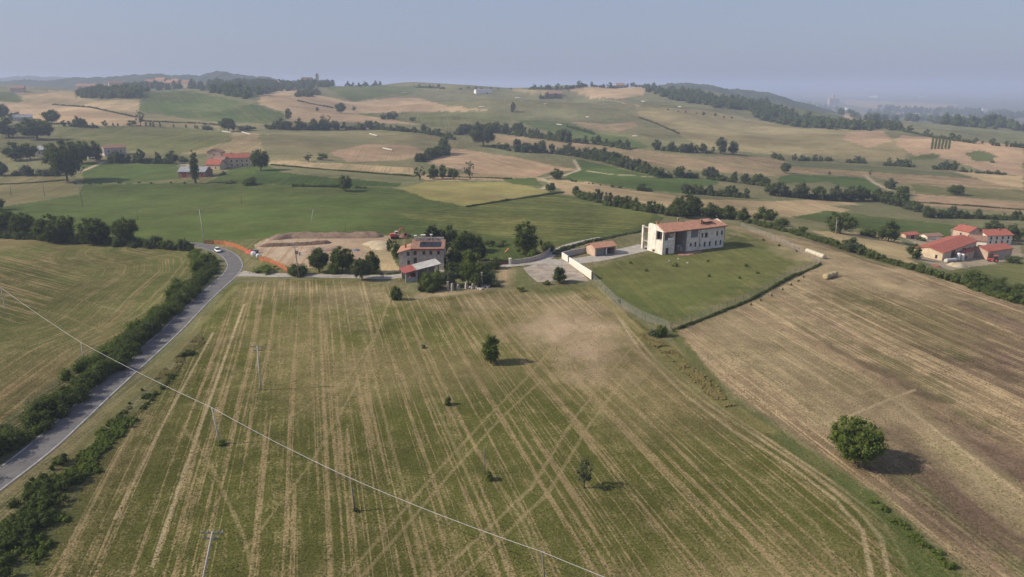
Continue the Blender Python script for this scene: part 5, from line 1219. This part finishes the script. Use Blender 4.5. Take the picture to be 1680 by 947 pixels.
pole('power_pole', 'bare pole between stubble and tree near the right farm', (1371,386), (1373,360), .12, CONCP)
pole('lamp_post', 'small lamp post at the lower end of the white wall', (972,459), (971,441), .06, METAL)
pole('power_pole', 'pale leaning pole before the trees on the crest right of the villa', (1241,364), (1252,349), .13, CONCP)

# ------------------------------------------------------------------ wire fence round the villa garden
WIRE = mat('fence_wire', (.42,.43,.43), .05, 1, .5)
def wire_fence(label, pts, h, gap=4.0, mesh=.30):
    q = cast(sub(pts, step=6)); d = np.r_[0, np.cumsum(np.hypot(*np.diff(q[:, :2], axis=0).T))]; n = max(2, int(d[-1]/gap))
    root = thing('wire_fence', label, 'fence', q[0]); b0 = MB(); b0.box(-.045,-.045,-.5,.045,.045,h+.1); pm = None
    def at(s): x = np.interp(s, d, q[:, 0]); y = np.interp(s, d, q[:, 1]); return np.array([x, y, float(terr(x, y))])-q[0]
    for i in range(n+1):
        p = at(d[-1]*i/n)
        if pm is None: pm = b0.build('post', METAL, root, p)
        else: share('post', pm, root, p)
    w_ = MB(); S = np.arange(0, d[-1], 1.0); pts_ = [at(s_) for s_ in S]
    for j in range(int(h/.2)+1):
        z = .06+j*.2
        for i in range(len(S)-1):
            a_, b_ = pts_[i], pts_[i+1]; w_.quadmesh([a_+[0,0,z-.010], b_+[0,0,z-.010], b_+[0,0,z+.010], a_+[0,0,z+.010]], [(0,1,2,3)])
    for s_ in np.arange(0, d[-1], mesh):
        a_ = at(s_); t_ = at(s_+.1)-at(s_-.1); t_ = t_/np.linalg.norm(t_)*.009
        w_.quadmesh([a_-t_+[0,0,.06], a_+t_+[0,0,.06], a_+t_+[0,0,h], a_-t_+[0,0,h]], [(0,1,2,3)])
    o = w_.build('wire_mesh', WIRE, root); o['kind'] = 'stuff'; return root
wire_fence('grey wire fence between the meadow and the villa lawn', [(973,460),(1012,498),(1052,523),(1100,541)], 2.0)
wire_fence('grey wire fence between the villa lawn and the stubble field', [(1102,541),(1160,519),(1230,491),(1290,457),(1346,432)], 2.0)
wire_fence('grey wire fence along the upper right side of the villa lawn', [(1346,431),(1290,402),(1240,381),(1215,372)], 1.7)
hedge('hedge', 'thin dark hedge along the foot of the lower garden fence', [(1104,544),(1162,521),(1232,493),(1292,459),(1347,434)], .8, .8, .22, 14, L_OAK, seed=41)
G_ = 'young trees planted along the stubble field fence'
for i, (x, y) in enumerate([(1232,501),(1248,494),(1266,486),(1284,476),(1298,468),(1310,462),(1318,456)]):
    tree(x, y, 5, 'bush', 'tiny young tree by the garden fence, %s from the left' % ORD[i], 4, L_OAK, G_)
for i, (x, y, h, lb) in enumerate([(1034,433,5,'small dark shrub on the lawn left of the villa corner'),(1060,445,6,'thin young tree on the lawn below the villa corner'),(1109,437,7,'young dark shrub on the lawn under the open bay'),(1104,437,4,'little tuft beside the young dark shrub on the lawn'),(1162,430,5,'shrub on the lawn below the villa windows'),(1163,454,6,'low shrub in the middle of the villa lawn'),(1224,438,7,'young tree at the right of the villa lawn'),(1243,449,5,'tiny bush by the right edge of the lawn'),(1213,457,5,'small bush low on the right of the lawn'),(1252,395,5,'tuft on the upper right edge of the lawn'),(1278,404,5,'dark tuft by the upper fence'),(1073,414,7,'potted shrub against the white gable'),(1306,413,4,'tuft of weeds by the upper fence near the bales'),(1060,409,4,'low plant by the pillar of the villa')]):
    tree(x, y, h, 'bush', lb, None, L_OAK if i % 3 else L_GREEN)
g = np.random.default_rng(8)
for i, (x, y, lb) in enumerate([(1113,425.5,'white boulder on the lawn under the open bay'),(1098,429,'flat white stone on the lawn left of the boulder'),(1128,432,'white boulder on the lawn, lowest of three'),(923,428,'pale rock at the foot of the short white wall')]):
    p = P(x, y); m = MB(); V = SQV*np.array([.45,.34,.3])*g.uniform(.8,1.15,(len(SQV),1)); m.quadmesh(V, SQF); tag(m.build('boulder', GREYP, None, p+[0,0,.12], i), lb, 'boulder')
p = P(832, 414); sl_ = thing('garden_slide', 'small orange garden slide on the walled lawn', 'slide', p, .4); ORA = mat('orange_plastic', (.55,.17,.07), .1, 1, .5)
m = MB(); m.prism([(-.9,-.25,.05),(.6,-.25,1.35),(.6,-.25,1.45),(-.9,-.25,.15)],(0,.5,0)); m.build('chute', ORA, sl_)
for y in (-.3,.3): m = MB(); m.tube([(1.1,y,-.1),(.6,y,1.5)],[.04,.04],6); m.build('leg', ORA, sl_)

# ------------------------------------------------------------------ hay bales
HAY = mat('hay', (.46,.37,.22), .2, 2.5, .95, .6, 9, col2=(.30,.235,.135)); WRAP = mat('pale_bale_wrap', (.52,.47,.36), .12, 2, .8, .3, 6)
def bale_mesh(r, l, m):
    n = 16; b = MB(); V = []; g = np.random.default_rng(2)
    prof = [(-l/2, 0), (-l/2, r*.55), (-l/2+.04, r*.93), (-l/2+.12, r), (0, r*1.01), (l/2-.12, r), (l/2-.04, r*.93), (l/2, r*.55), (l/2, 0)]
    for x, rr in prof:
        for k_ in range(n): a_ = 2*math.pi*k_/n; w_ = g.uniform(.97, 1.03); V.append((x, rr*w_*math.cos(a_), rr*w_*math.sin(a_)))
    F = [(i*n+k_, i*n+(k_+1) % n, (i+1)*n+(k_+1) % n, (i+1)*n+k_) for i in range(len(prof)-1) for k_ in range(n)]
    b.quadmesh(V, F); return b
def bales(p1, p2, n, r, group, lab, m, l=None):
    q = cast([p1, p2]); d = q[1]-q[0]; an = math.atan2(d[1], d[0]); L_ = float(np.hypot(d[0], d[1])); l = l or L_/n; first = None
    for i in range(n):
        c = q[0]+d*((i+.5)/n); c = np.array([c[0], c[1], float(terr(c[0], c[1]))+r*.95])
        if first is None: o = bale_mesh(r, l*.97, m).build('hay_bale', m, None, c, an, True); first = o
        else: o = first.copy(); COL.objects.link(o); o.location = c
        tag(o, lab.replace('%s', 'last' if i == n-1 and n > 1 else ORD[i]), 'bale', group)
bales((1323,415), (1352,425.5), 5, .85, 'pale bales in a row by the fence corner', 'pale round bale, %s from the left in the row by the fence', WRAP)
bales((1353,458.5), (1371,453), 3, .85, 'bales on the stubble field', 'round hay bale, %s from the left of three on the stubble', HAY)
PWRAP = mat('white_bale_film', (.52,.50,.46), .05, 1, .7)
for (x0, y0, x1, y1, lb) in [(606,219.5,619,224.5,'long white wrapped bale roll on the brown slope, upper one'),(628,243,644,248.5,'long white wrapped bale roll on the brown slope, lower one'),(661,153,669,153.2,'white bale roll on the far green hill left of the white shed'),(786,175.5,796,176,'white bale roll near the end of the far tan field'),(845,161,854,161.6,'white bale roll on the far slope, leftmost of the centre'),(892,171,898,171.6,'white bale roll on the far slope below the ruined house'),(961,192,967,193.5,'white bale roll in the middle of the grey green hill'),(1038,223.5,1046,224.5,'white bale roll low on the grey green hill near the hedgerow'),(1052,166.5,1059,167.5,'white bale roll by the bushes of the far right hill'),(1112,175,1118,177,'white bale roll on the pale slope at far right'),(913,204,922,206,'pale bale roll on the green strip in the centre'),(365,216.6,380,218.2,'long white bale roll on the hill by the cypress avenue'),(397,218.8,411,220.6,'white bale roll at the end of the far lane')]:
    q = P(x0, y0); bales((x0, y0), (x1, y1), 1, max(.6, metres(.65, q)), 'white bale rolls on the far fields', lb.replace('%', ''), PWRAP)

# ------------------------------------------------------------------ digging by the road: heaps, net, machine, bags
EARTH = mat('dug_earth', (.24,.17,.125), .25, .7, .95, .9, 3, col2=(.15,.10,.075)); SAND = mat('pale_earth', (.42,.345,.235), .15, .5, .95, .6, 3)
def heap(label, pts, wid, hgt, m, seed=1, cat='heap', name='earth_heap'):
    q = cast(sub(pts, step=4)); d = np.r_[0, np.cumsum(np.hypot(*np.diff(q[:, :2], axis=0).T))]; n = max(8, int(d[-1]/.8)); s_ = np.linspace(0, d[-1], n)
    x = np.interp(s_, d, q[:, 0]); y = np.interp(s_, d, q[:, 1]); tx = np.gradient(x); ty = np.gradient(y); l = np.hypot(tx, ty); nx, ny = ty/l, -tx/l; V = []; K = 13
    end = np.clip(np.minimum(s_, d[-1]-s_)/(wid*.45), 0, 1)**.6
    for j in range(K):
        f = (j/(K-1)-.5)*2; o_ = f*wid/2*(.55+.45*end); xx = x+nx*o_; yy = y+ny*o_
        hh = hgt*end*(max(0, 1-f*f)**.8)*(.55+.75*fbm(xx/3.2, yy/3.2, 3, seed))+(fbm(xx/.9, yy/.9, 2, seed+3)-.5)*hgt*.22*(1-abs(f))
        V.append(np.stack([xx, yy, terr(xx, yy)+hh-.15], 1))
    V = np.concatenate(V)-q[0]; ii = np.arange(K*n).reshape(K, n); F = np.stack([ii[:-1,:-1], ii[:-1,1:], ii[1:,1:], ii[1:,:-1]], -1).reshape(-1, 4)
    return tag(link(name, rawmesh(name, V, F, [m]), q[0]), label, cat)
heap('long ridge of brown dug earth along the green slope', [(440,393),(480,389),(560,388.5),(630,388)], 7, 2.0, EARTH, 3)
heap('red brown bank of dug earth, coloured dark for the pit shade', [(424,404),(450,403),(500,401),(545,398)], 5, 1.1, mat('shade_toned_earth', (.15,.095,.07), .3, .9, .95, .9, 3), 5)  # red brown earth, darkened in colour for the shadow on the pit face
heap('pale yellow heap of spread earth left of the stone farmhouse', [(600,398),(625,401),(640,410)], 11, 1.3, SAND, 7)
heap('low pinkish earth heap behind the trees on the drive', [(490,412),(530,410),(560,404)], 8, 1.2, mat('pinkish_earth', (.33,.235,.175), .15, .6, .95, .7, 3), 9)
heap('red brown earth bank right of the digger', [(655,389),(676,388)], 4, 1.9, mat('red_earth', (.20,.10,.08), .25, .9, .95, .9, 3), 11)
heap('blue grey tarpaulin over a low heap at the digging', [(577,411),(592,411)], 3.2, .9, mat('blue_grey_tarpaulin', (.13,.14,.20), .15, .8, .6), 13, 'tarpaulin', 'tarpaulin')
heap('pile of straw and earth in the yard of the right farm', [(1560,437),(1582,438)], 7, 2.2, SAND, 15)
heap('low rusty heap of farm scrap before the right farm', [(1530,437),(1542,438)], 4, 1.2, mat('rust', (.24,.09,.06), .25, 1, .9), 17)
NET = mat('orange_net', (.52,.165,.075), .12, 1, .8)
def net(label, pts, h):
    q = cast(sub(pts, step=4)); d = np.r_[0, np.cumsum(np.hypot(*np.diff(q[:, :2], axis=0).T))]; root = thing('safety_net', label, 'net fence', q[0]); b = MB()
    def at(s): x = np.interp(s, d, q[:, 0]); y = np.interp(s, d, q[:, 1]); return np.array([x, y, float(terr(x, y))])-q[0]
    S = np.arange(0, d[-1], .5); pp = [at(s_) for s_ in S]; sag = [.1*math.sin(s_*1.7)+.06*math.sin(s_*4.1) for s_ in S]
    for i in range(len(S)-1):
        for j in range(9):
            z0 = (h+sag[i])*j/9; z1 = (h+sag[i])*(j+.72)/9; y0 = (h+sag[i+1])*j/9; y1 = (h+sag[i+1])*(j+.72)/9; w_ = [0, .06*math.sin(S[i]*2.3+j*.3), 0]; v_ = [0, .06*math.sin(S[i+1]*2.3+j*.3), 0]
            b.quadmesh([pp[i]+w_+[0,0,z0], pp[i+1]+v_+[0,0,y0], pp[i+1]+v_+[0,0,y1], pp[i]+w_+[0,0,z1]], [(0,1,2,3)])
        t_ = (pp[i+1]-pp[i])*.09; b.quadmesh([pp[i]-t_, pp[i]+t_, pp[i]+t_+[0,0,h], pp[i]-t_+[0,0,h]], [(0,1,2,3)])
    b.build('netting', NET, root)['kind'] = 'stuff'; first = None
    for s_ in np.arange(0, d[-1]+.1, 3.0):
        if first is None: c = MB(); c.tube([(0,.07,-.4),(0,.07,h+.25)],[.03,.03],5); first = c.build('stake', METAL, root, at(s_))
        else: share('stake', first, root, at(s_))
net('orange safety net along the outer side of the road bend', [(336,401),(352,400.5),(368,401.5),(386,406),(400,412),(412,419)], 1.5)
net('orange safety net between the red cover and the drive', [(425,427),(440,430),(455,436),(468,443),(472,449)], 1.5)
REDT = mat('red_tarpaulin', (.48,.06,.07), .12, .8, .6)
heap('red tarpaulin thrown over gear at the end of the net', [(405,414),(417,416)], 2.6, 1.7, REDT, 19, 'tarpaulin', 'tarpaulin')
for i, (x, y, s_, lb) in enumerate([(416,420,1.2,'white bulk bag beside the red tarpaulin'),(424,422.5,1.0,'smaller white bulk bag right of the first')]):
    p = P(x, y); m = MB(); V = SQV*np.array([.75,.7,.75]); V = np.sign(V)*np.abs(V)**.75*s_; m.quadmesh(V, SQF); o = m.build('bulk_bag', mat('white_bag_fabric', (.72,.72,.72), .06, 2, .7), None, p+[0,0,.6*s_], .4*i); tag(o, lb, 'bag')
    for a_ in (-.3,.3): m = MB(); m.tube([(a_*s_-.1,0,.6*s_),(a_*s_,0,.95*s_),(a_*s_+.1,0,.6*s_)],[.03,.03,.03],5); m.build('strap', BLACK, o)
p = P(420.5, 415.5); cp = thing('compressor', 'grey blue site compressor behind the white bags', 'compressor', p, .3); m = MB(); m.prism([(-.9,-.5,.35),(.8,-.5,.35),(.9,-.5,.9),(.5,-.5,1.35),(-.8,-.5,1.35)],(0,1.0,0)); m.build('body', SHEETB, cp)
for x in (-.5,.5):
    m = MB(); m.tube([(x,-.6,.3),(x,-.5,.3)],[.3,.3],12); m.build('wheel', BLACK, cp)
REDM = mat('red_machine_paint', (.50,.085,.06), .1, 1, .5, spec=.4)
p = P(648, 392); dg = thing('excavator', 'red excavator with a white cab parked behind the stone farmhouse', 'excavator', p, .25)
for y in (-.95,.6):
    m = MB(); n = 16; pr = [(1.55*math.copysign(1, math.cos(t_))*.75+.45*math.cos(t_), y, .45+.45*math.sin(t_)) for t_ in np.linspace(0, 2*math.pi, n, endpoint=False)]; m.prism(pr[::-1], (0,.5,0)); m.build('track', BLACK, dg)
m = MB(); m.prism([(-1.8,-1,1.05),(1.2,-1,1.05),(1.2,-1,1.75),(-.4,-1,2.2),(-1.8,-1,2.1)],(0,2,0)); m.build('body', REDM, dg)
m = MB(); m.prism([(.0,-.95,1.78),(1.35,-.95,1.78),(1.15,-.95,3.1),(.05,-.95,3.1)],(0,1,0)); c = m.build('cab', WHITEP, dg); m = MB(); m.prism([(.2,-.98,2.2),(1.15,-.98,2.2),(1.02,-.98,2.9),(.2,-.98,2.9)],(0,1.06,0)); m.build('cab_window', GLASS, c)
m = MB(); m.tube([(1.1,.5,1.7),(2.4,.5,3.9),(3.4,.5,4.0)],[.24,.22,.18],6); m.build('boom', REDM, dg); m = MB(); m.tube([(3.3,.5,4.1),(4.3,.5,1.9)],[.17,.12],6); m.build('arm', REDM, dg)
m = MB(); m.prism([(4.0,.0,1.9),(4.6,.0,1.9),(4.5,.0,1.1),(3.8,.0,.9),(3.6,.0,1.3)],(0,1,0)); m.build('bucket', BLACK, dg)

# ------------------------------------------------------------------ silos and gear at the right farm
TANK = mat('white_tank', (.70,.70,.69), .06, 1, .45)
for i, (x, y, hp, rp, lb) in enumerate([(1571,428,13,3.2,'white cylindrical tank before the big barn, left one'),(1578,428.5,12,2.8,'white cylindrical tank before the big barn, right one')]):
    p = P(x, y); h = metres(hp, p); r_ = rp/ppm(p); tk = thing('tank', lb, 'tank', p); m = MB(); m.tube([(0,0,.4),(0,0,h*.9),(0,0,h*.97),(0,0,h)],[r_,r_,r_*.7,r_*.2],16); m.build('vessel', TANK, tk, smooth=False)
    for a_ in (0,2.1,4.2): m = MB(); m.tube([(r_*.7*math.cos(a_),r_*.7*math.sin(a_),-.4),(r_*.7*math.cos(a_),r_*.7*math.sin(a_),.45)],[.08,.08],5); m.build('leg', METAL, tk)
bales((1551,430.5), (1567,429.5), 5, .75, 'white wrapped bales by the tanks', 'small white wrapped bale by the tanks, %s from the left', PWRAP)
p = P(1629, 430); tr = thing('tractor', 'dark red tractor parked before the pinkish shed at the right farm', 'tractor', p, 2.8)
m = MB(); m.box(-.2,-.4,.7,1.9,.4,1.4); m.build('bonnet', REDM, tr); m = MB(); m.prism([(-1.3,-.7,1.0),(-.1,-.7,1.0),(-.25,-.7,2.6),(-1.2,-.7,2.6)],(0,1.4,0)); m.build('cab', GLASS, tr); m = MB(); m.box(-1.35,-.8,2.603,-.1,.8,2.75); m.build('cab_roof', REDM, tr)
for x, r_ in ((-.8,.85),(1.4,.5)):
    for y in (-.95,.6):
        m = MB(); m.tube([(x,y,r_),(x,y+.35,r_)],[r_,r_],14); o = m.build('wheel', BLACK, tr); m = MB(); m.tube([(x,y-.02,r_),(x,y+.37,r_)],[r_*.5,r_*.5],12); m.build('rim', REDM, o)

# ------------------------------------------------------------------ the white car coming round the bend
def car():
    p = P(357.5, 413.5); a_ = cast([(344,405.5),(372,419)]); an = math.atan2(a_[1][1]-a_[0][1], a_[1][0]-a_[0][0])-.12
    root = thing('car', 'white hatchback car driving round the road bend', 'car', (p[0], p[1], float(terr(p[0], p[1]))+.06), an)
    CW = mat('white_car_paint', (.80,.81,.82), .02, 1, .25, spec=.5)
    def loft(secs, name, m, par, sub_=2):
        V = []; F = []; n = len(secs[0])
        for s_ in secs: V += s_
        for i in range(len(secs)-1):
            for k_ in range(n): F.append((i*n+k_, (i+1)*n+k_, (i+1)*n+(k_+1) % n, i*n+(k_+1) % n))
        F += [tuple(range(n)), tuple(range((len(secs)-1)*n, len(secs)*n))[::-1]]
        b = MB(); b.quadmesh(V, F); o = b.build(name, m, par, smooth=True); md = o.modifiers.new('soft', 'SUBSURF'); md.levels = md.render_levels = sub_; return o
    def sec(x, w_, zl, zh, tp=.86): return [(x,-w_,zl),(x,w_,zl),(x,w_*1.02,(zl+zh)/2),(x,w_*tp,zh),(x,-w_*tp,zh),(x,-w_*1.02,(zl+zh)/2)]
    body = loft([sec(-2.02,.70,.45,.80), sec(-1.98,.80,.30,.95), sec(-1.2,.88,.24,1.00), sec(0,.89,.22,.98), sec(1.0,.88,.24,.95), sec(1.75,.80,.28,.78), sec(2.02,.66,.36,.60)], 'body', CW, root)
    loft([sec(-1.95,.66,.86,.98,.9), sec(-1.55,.72,.86,1.40,.80), sec(-.6,.74,.86,1.50,.78), sec(.2,.74,.86,1.46,.78), sec(.75,.74,.86,1.16,.85), sec(1.15,.70,.86,.94,.9)], 'window_glass', GLASS, root)
    loft([sec(-1.62,.58,1.40,1.46,.9), sec(-.6,.62,1.46,1.55,.9), sec(.22,.60,1.40,1.49,.9)], 'roof_panel', CW, root)
    for x in (-1.25, 1.3):
        for y, d_ in ((-.9, .2), (.7, .2)):
            m = MB(); m.tube([(x,y,.31),(x,y+d_,.31)],[.31,.31],16); o = m.build('wheel', BLACK, root); m = MB(); m.tube([(x,y-.01,.31),(x,y+d_+.01,.31)],[.19,.19],12); m.build('rim', METAL, o)
    for y in (-.55,.55):
        m = MB(); m.quadmesh(SQV*np.array([.1,.17,.08])+np.array([1.90,y,.64]), SQF); m.build('headlight', mat('lamp_glass', (.6,.62,.65), .02, 1, .1, spec=.6), root, smooth=True)
        m = MB(); m.quadmesh(SQV*np.array([.06,.12,.14])+np.array([-1.99,y*1.15,.80]), SQF); m.build('tail_light', REDM, root, smooth=True)
        m = MB(); m.quadmesh(SQV*np.array([.08,.11,.07])+np.array([.72,y*1.78,1.0]), SQF); m.build('mirror', CW, root, smooth=True)
    m = MB(); m.box(1.98,-.26,.40,2.04,.26,.51); m.build('number_plate', WHITEP, root)
car()

# ------------------------------------------------------------------ two people on the drive
def person(px, py, label, rz, stride, top, legs):
    p = P(px, py); root = thing('person', label, 'person', p, rz)
    J, E, Rr = [], [], []
    def add(co, r, par=None):
        J.append(co); Rr.append(r)
        if par is not None: E.append((par, len(J)-1))
        return len(J)-1
    pel = add((0,0,.95), .15); wa = add((0,.01,1.10), .13, pel); ch = add((0,.0,1.32), .165, wa); sh_ = add((0,0,1.46), .10, ch); nk = add((0,.01,1.53), .055, sh_); hd = add((0,-.015,1.63), .085, nk); add((0,-.01,1.73), .075, hd); add((0,-.10,1.635), .028, hd)
    for s_ in (-1, 1):
        hp = add((.10*s_,0,.90), .105, pel); kn = add((.105*s_,-.06*s_*stride-.02,.50), .065, hp); an_ = add((.11*s_,-.16*s_*stride+.02,.09), .042, kn); add((.13*s_,-.16*s_*stride-.14,.04), .038, an_)
        so = add((.195*s_,0,1.42), .065, sh_); el = add((.245*s_,.05+.05*s_*stride,1.14), .045, so); wr = add((.25*s_,-.06+.08*s_*stride,.90), .030, el)
        pm = add((.25*s_,-.085+.08*s_*stride,.83), .032, wr)
        for f in range(4): k1 = add((.25*s_-.004*s_, -.05-.022*f+.08*s_*stride, .765-.008*(f % 3)), .011, pm); add((.24*s_, -.05-.022*f+.08*s_*stride-.008, .725-.010*(f % 3)), .009, k1)
        t1_ = add((.235*s_,-.13+.08*s_*stride,.815), .011, wr); add((.23*s_,-.15+.08*s_*stride,.775), .010, t1_)
    me = bpy.data.meshes.new('body'); me.from_pydata(J, E, []); o = link('body', me, parent=root)
    sk = o.modifiers.new('skin', 'SKIN'); sk.use_smooth_shade = True
    for v, r in zip(me.skin_vertices[0].data if me.skin_vertices else [], Rr): v.radius = (r, r)
    if not me.skin_vertices:
        bpy.context.view_layer.objects.active = o
    md = o.modifiers.new('soft', 'SUBSURF'); md.levels = md.render_levels = 1
    m, t, oo = nmat('clothed_skin_'+top[0]); z = N(t, 'ShaderNodeSeparateXYZ', {0: N(t, 'ShaderNodeTexCoord').outputs['Object']}).outputs
    c = mixc(t, math_(t, 'GREATER_THAN', z[2], .98), legs, top[1]); c = mixc(t, math_(t, 'GREATER_THAN', z[2], 1.50), c, (.42,.26,.19)); c = mixc(t, math_(t, 'LESS_THAN', z[2], .08), c, (.03,.025,.02))
    hand = math_(t, 'MULTIPLY', math_(t, 'LESS_THAN', z[2], .90), math_(t, 'GREATER_THAN', math_(t, 'ABSOLUTE', z[0]), .205)); c = mixc(t, hand, c, (.42,.26,.19))
    bs = N(t, 'ShaderNodeBsdfPrincipled', {'Base Color': c, 'Roughness': .85}); t.links.new(bs.outputs[0], oo.inputs[0]); me.materials.append(m)
    h = MB(); V = SQV*np.array([.098,.108,.10])+np.array([0,.012,1.715]); h.quadmesh(V, SQF); hh = h.build('hair', BLACK, root, smooth=True); hh.modifiers.new('soft', 'SUBSURF').levels = 1
    for s_ in (-1, 1):
        e_ = MB(); e_.quadmesh(SQV*.012+np.array([.032*s_,-.093,1.655]), SQF); e_.build('eye', BLACK, root); e_ = MB(); e_.quadmesh(SQV*np.array([.015,.025,.035])+np.array([.088*s_,.0,1.64]), SQF); e_.build('ear', m, root)
    e_ = MB(); e_.box(-.025,-.094,1.592,.025,-.086,1.600); e_.build('mouth', REDW, root)
person(625.5, 455.5, 'person in dark red clothes on the drive, left one of the two', .5, 1, ('red', (.09,.03,.03)), (.03,.03,.04))
person(628.5, 455.8, 'person in dark clothes on the drive, right one of the two', -.6, -1, ('dark', (.05,.025,.03)), (.03,.03,.035))

# ------------------------------------------------------------------ vineyard rows and blue far hills
for i in range(6):
    x = 1531+i*5.6; hedge('vine_row', 'green vine row on the far right slope, %s from the left' % ORD[i], [(x,227.5),(x-1.5,236),(x-3,245)], 1.4, 1.3, .6, 2.4, L_GREEN, 'vine row', 60+i, trunk=False)['group'] = 'vine rows of the far vineyard'
def ridge(label, Y, prof, depth, m, seed):
    """a far ridge: crest heights given by the photograph, body falling off both ways"""
    px = np.array([p_[0] for p_ in prof], float); py = np.array([p_[1] for p_ in prof], float); xs = np.linspace(px[0], px[-1], 420); cy = np.interp(xs, px, py)+(fbm(xs/22, xs*0, 3, seed)-.5)*4+(fbm(xs/4, xs*0, 3, seed+4)-.5)*3.2
    V = []; K = 9
    for j in range(K):
        f = (j/(K-1)-.5)*2; yy = Y+f*depth; zc = np.array([zof(c_, Y) for c_ in cy]); zz = -95+(zc+95)*(1-abs(f)**1.6)
        xx = (xs-840)/FPX/1.04*Y; zz = zz+(fbm(xx/160, yy/160+xx*0, 3, seed+9)-.5)*22*(1-abs(f)); V.append(np.stack([xx, np.full_like(xx, yy), zz], 1))
    V = np.concatenate(V); n = len(xs); ii = np.arange(K*n).reshape(K, n); F = np.stack([ii[:-1,:-1], ii[:-1,1:], ii[1:,1:], ii[1:,:-1]], -1).reshape(-1, 4)
    return tag(link('hills', rawmesh('hills', V, F, [m], smooth=True)), label, kind='structure')
FARW = mat('wooded_hill', (.030,.045,.026), .3, .016, 1.0, 0, col2=(.055,.065,.036))
ridge('blue wooded hills behind the left ridge', 2600, [(-260,146),(-60,139),(20,136),(80,133),(130,127),(200,125),(255,119),(310,121),(330,125),(360,116),(395,122),(440,128),(520,134),(600,146)], 500, FARW, 3)
ridge('paler blue hills farther off at left', 4600, [(-400,140),(-100,134),(30,126),(90,125),(160,130),(260,136),(420,142)], 700, FARW, 8)
ridge('blue wooded hill behind the right ridge', 2500, [(1020,152),(1055,142),(1090,135),(1130,134),(1170,140),(1210,147),(1260,152),(1300,166),(1350,177)], 420, FARW, 12)
# ------------------------------------------------------------------ haze
m, t, o = nmat('haze_air')
v = N(t, 'ShaderNodeVolumePrincipled', {'Color': (.57,.67,.92,1), 'Density': 2.1e-4, 'Anisotropy': .1})
t.links.new(v.outputs[0], o.inputs['Volume'])
zb, zt, e = float(ZG.min())-1.5, 118.0, 100000.0
V = [(x, y, z) for z in (zb, zt) for x, y in ((-e, -e), (e, -e), (e, e), (-e, e))]
F = [(0,3,2,1), (4,5,6,7), (0,1,5,4), (1,2,6,5), (2,3,7,6), (3,0,4,7)]
tag(link('haze', rawmesh('haze', V, F, [m])), 'pale summer haze over the hills', kind='stuff')
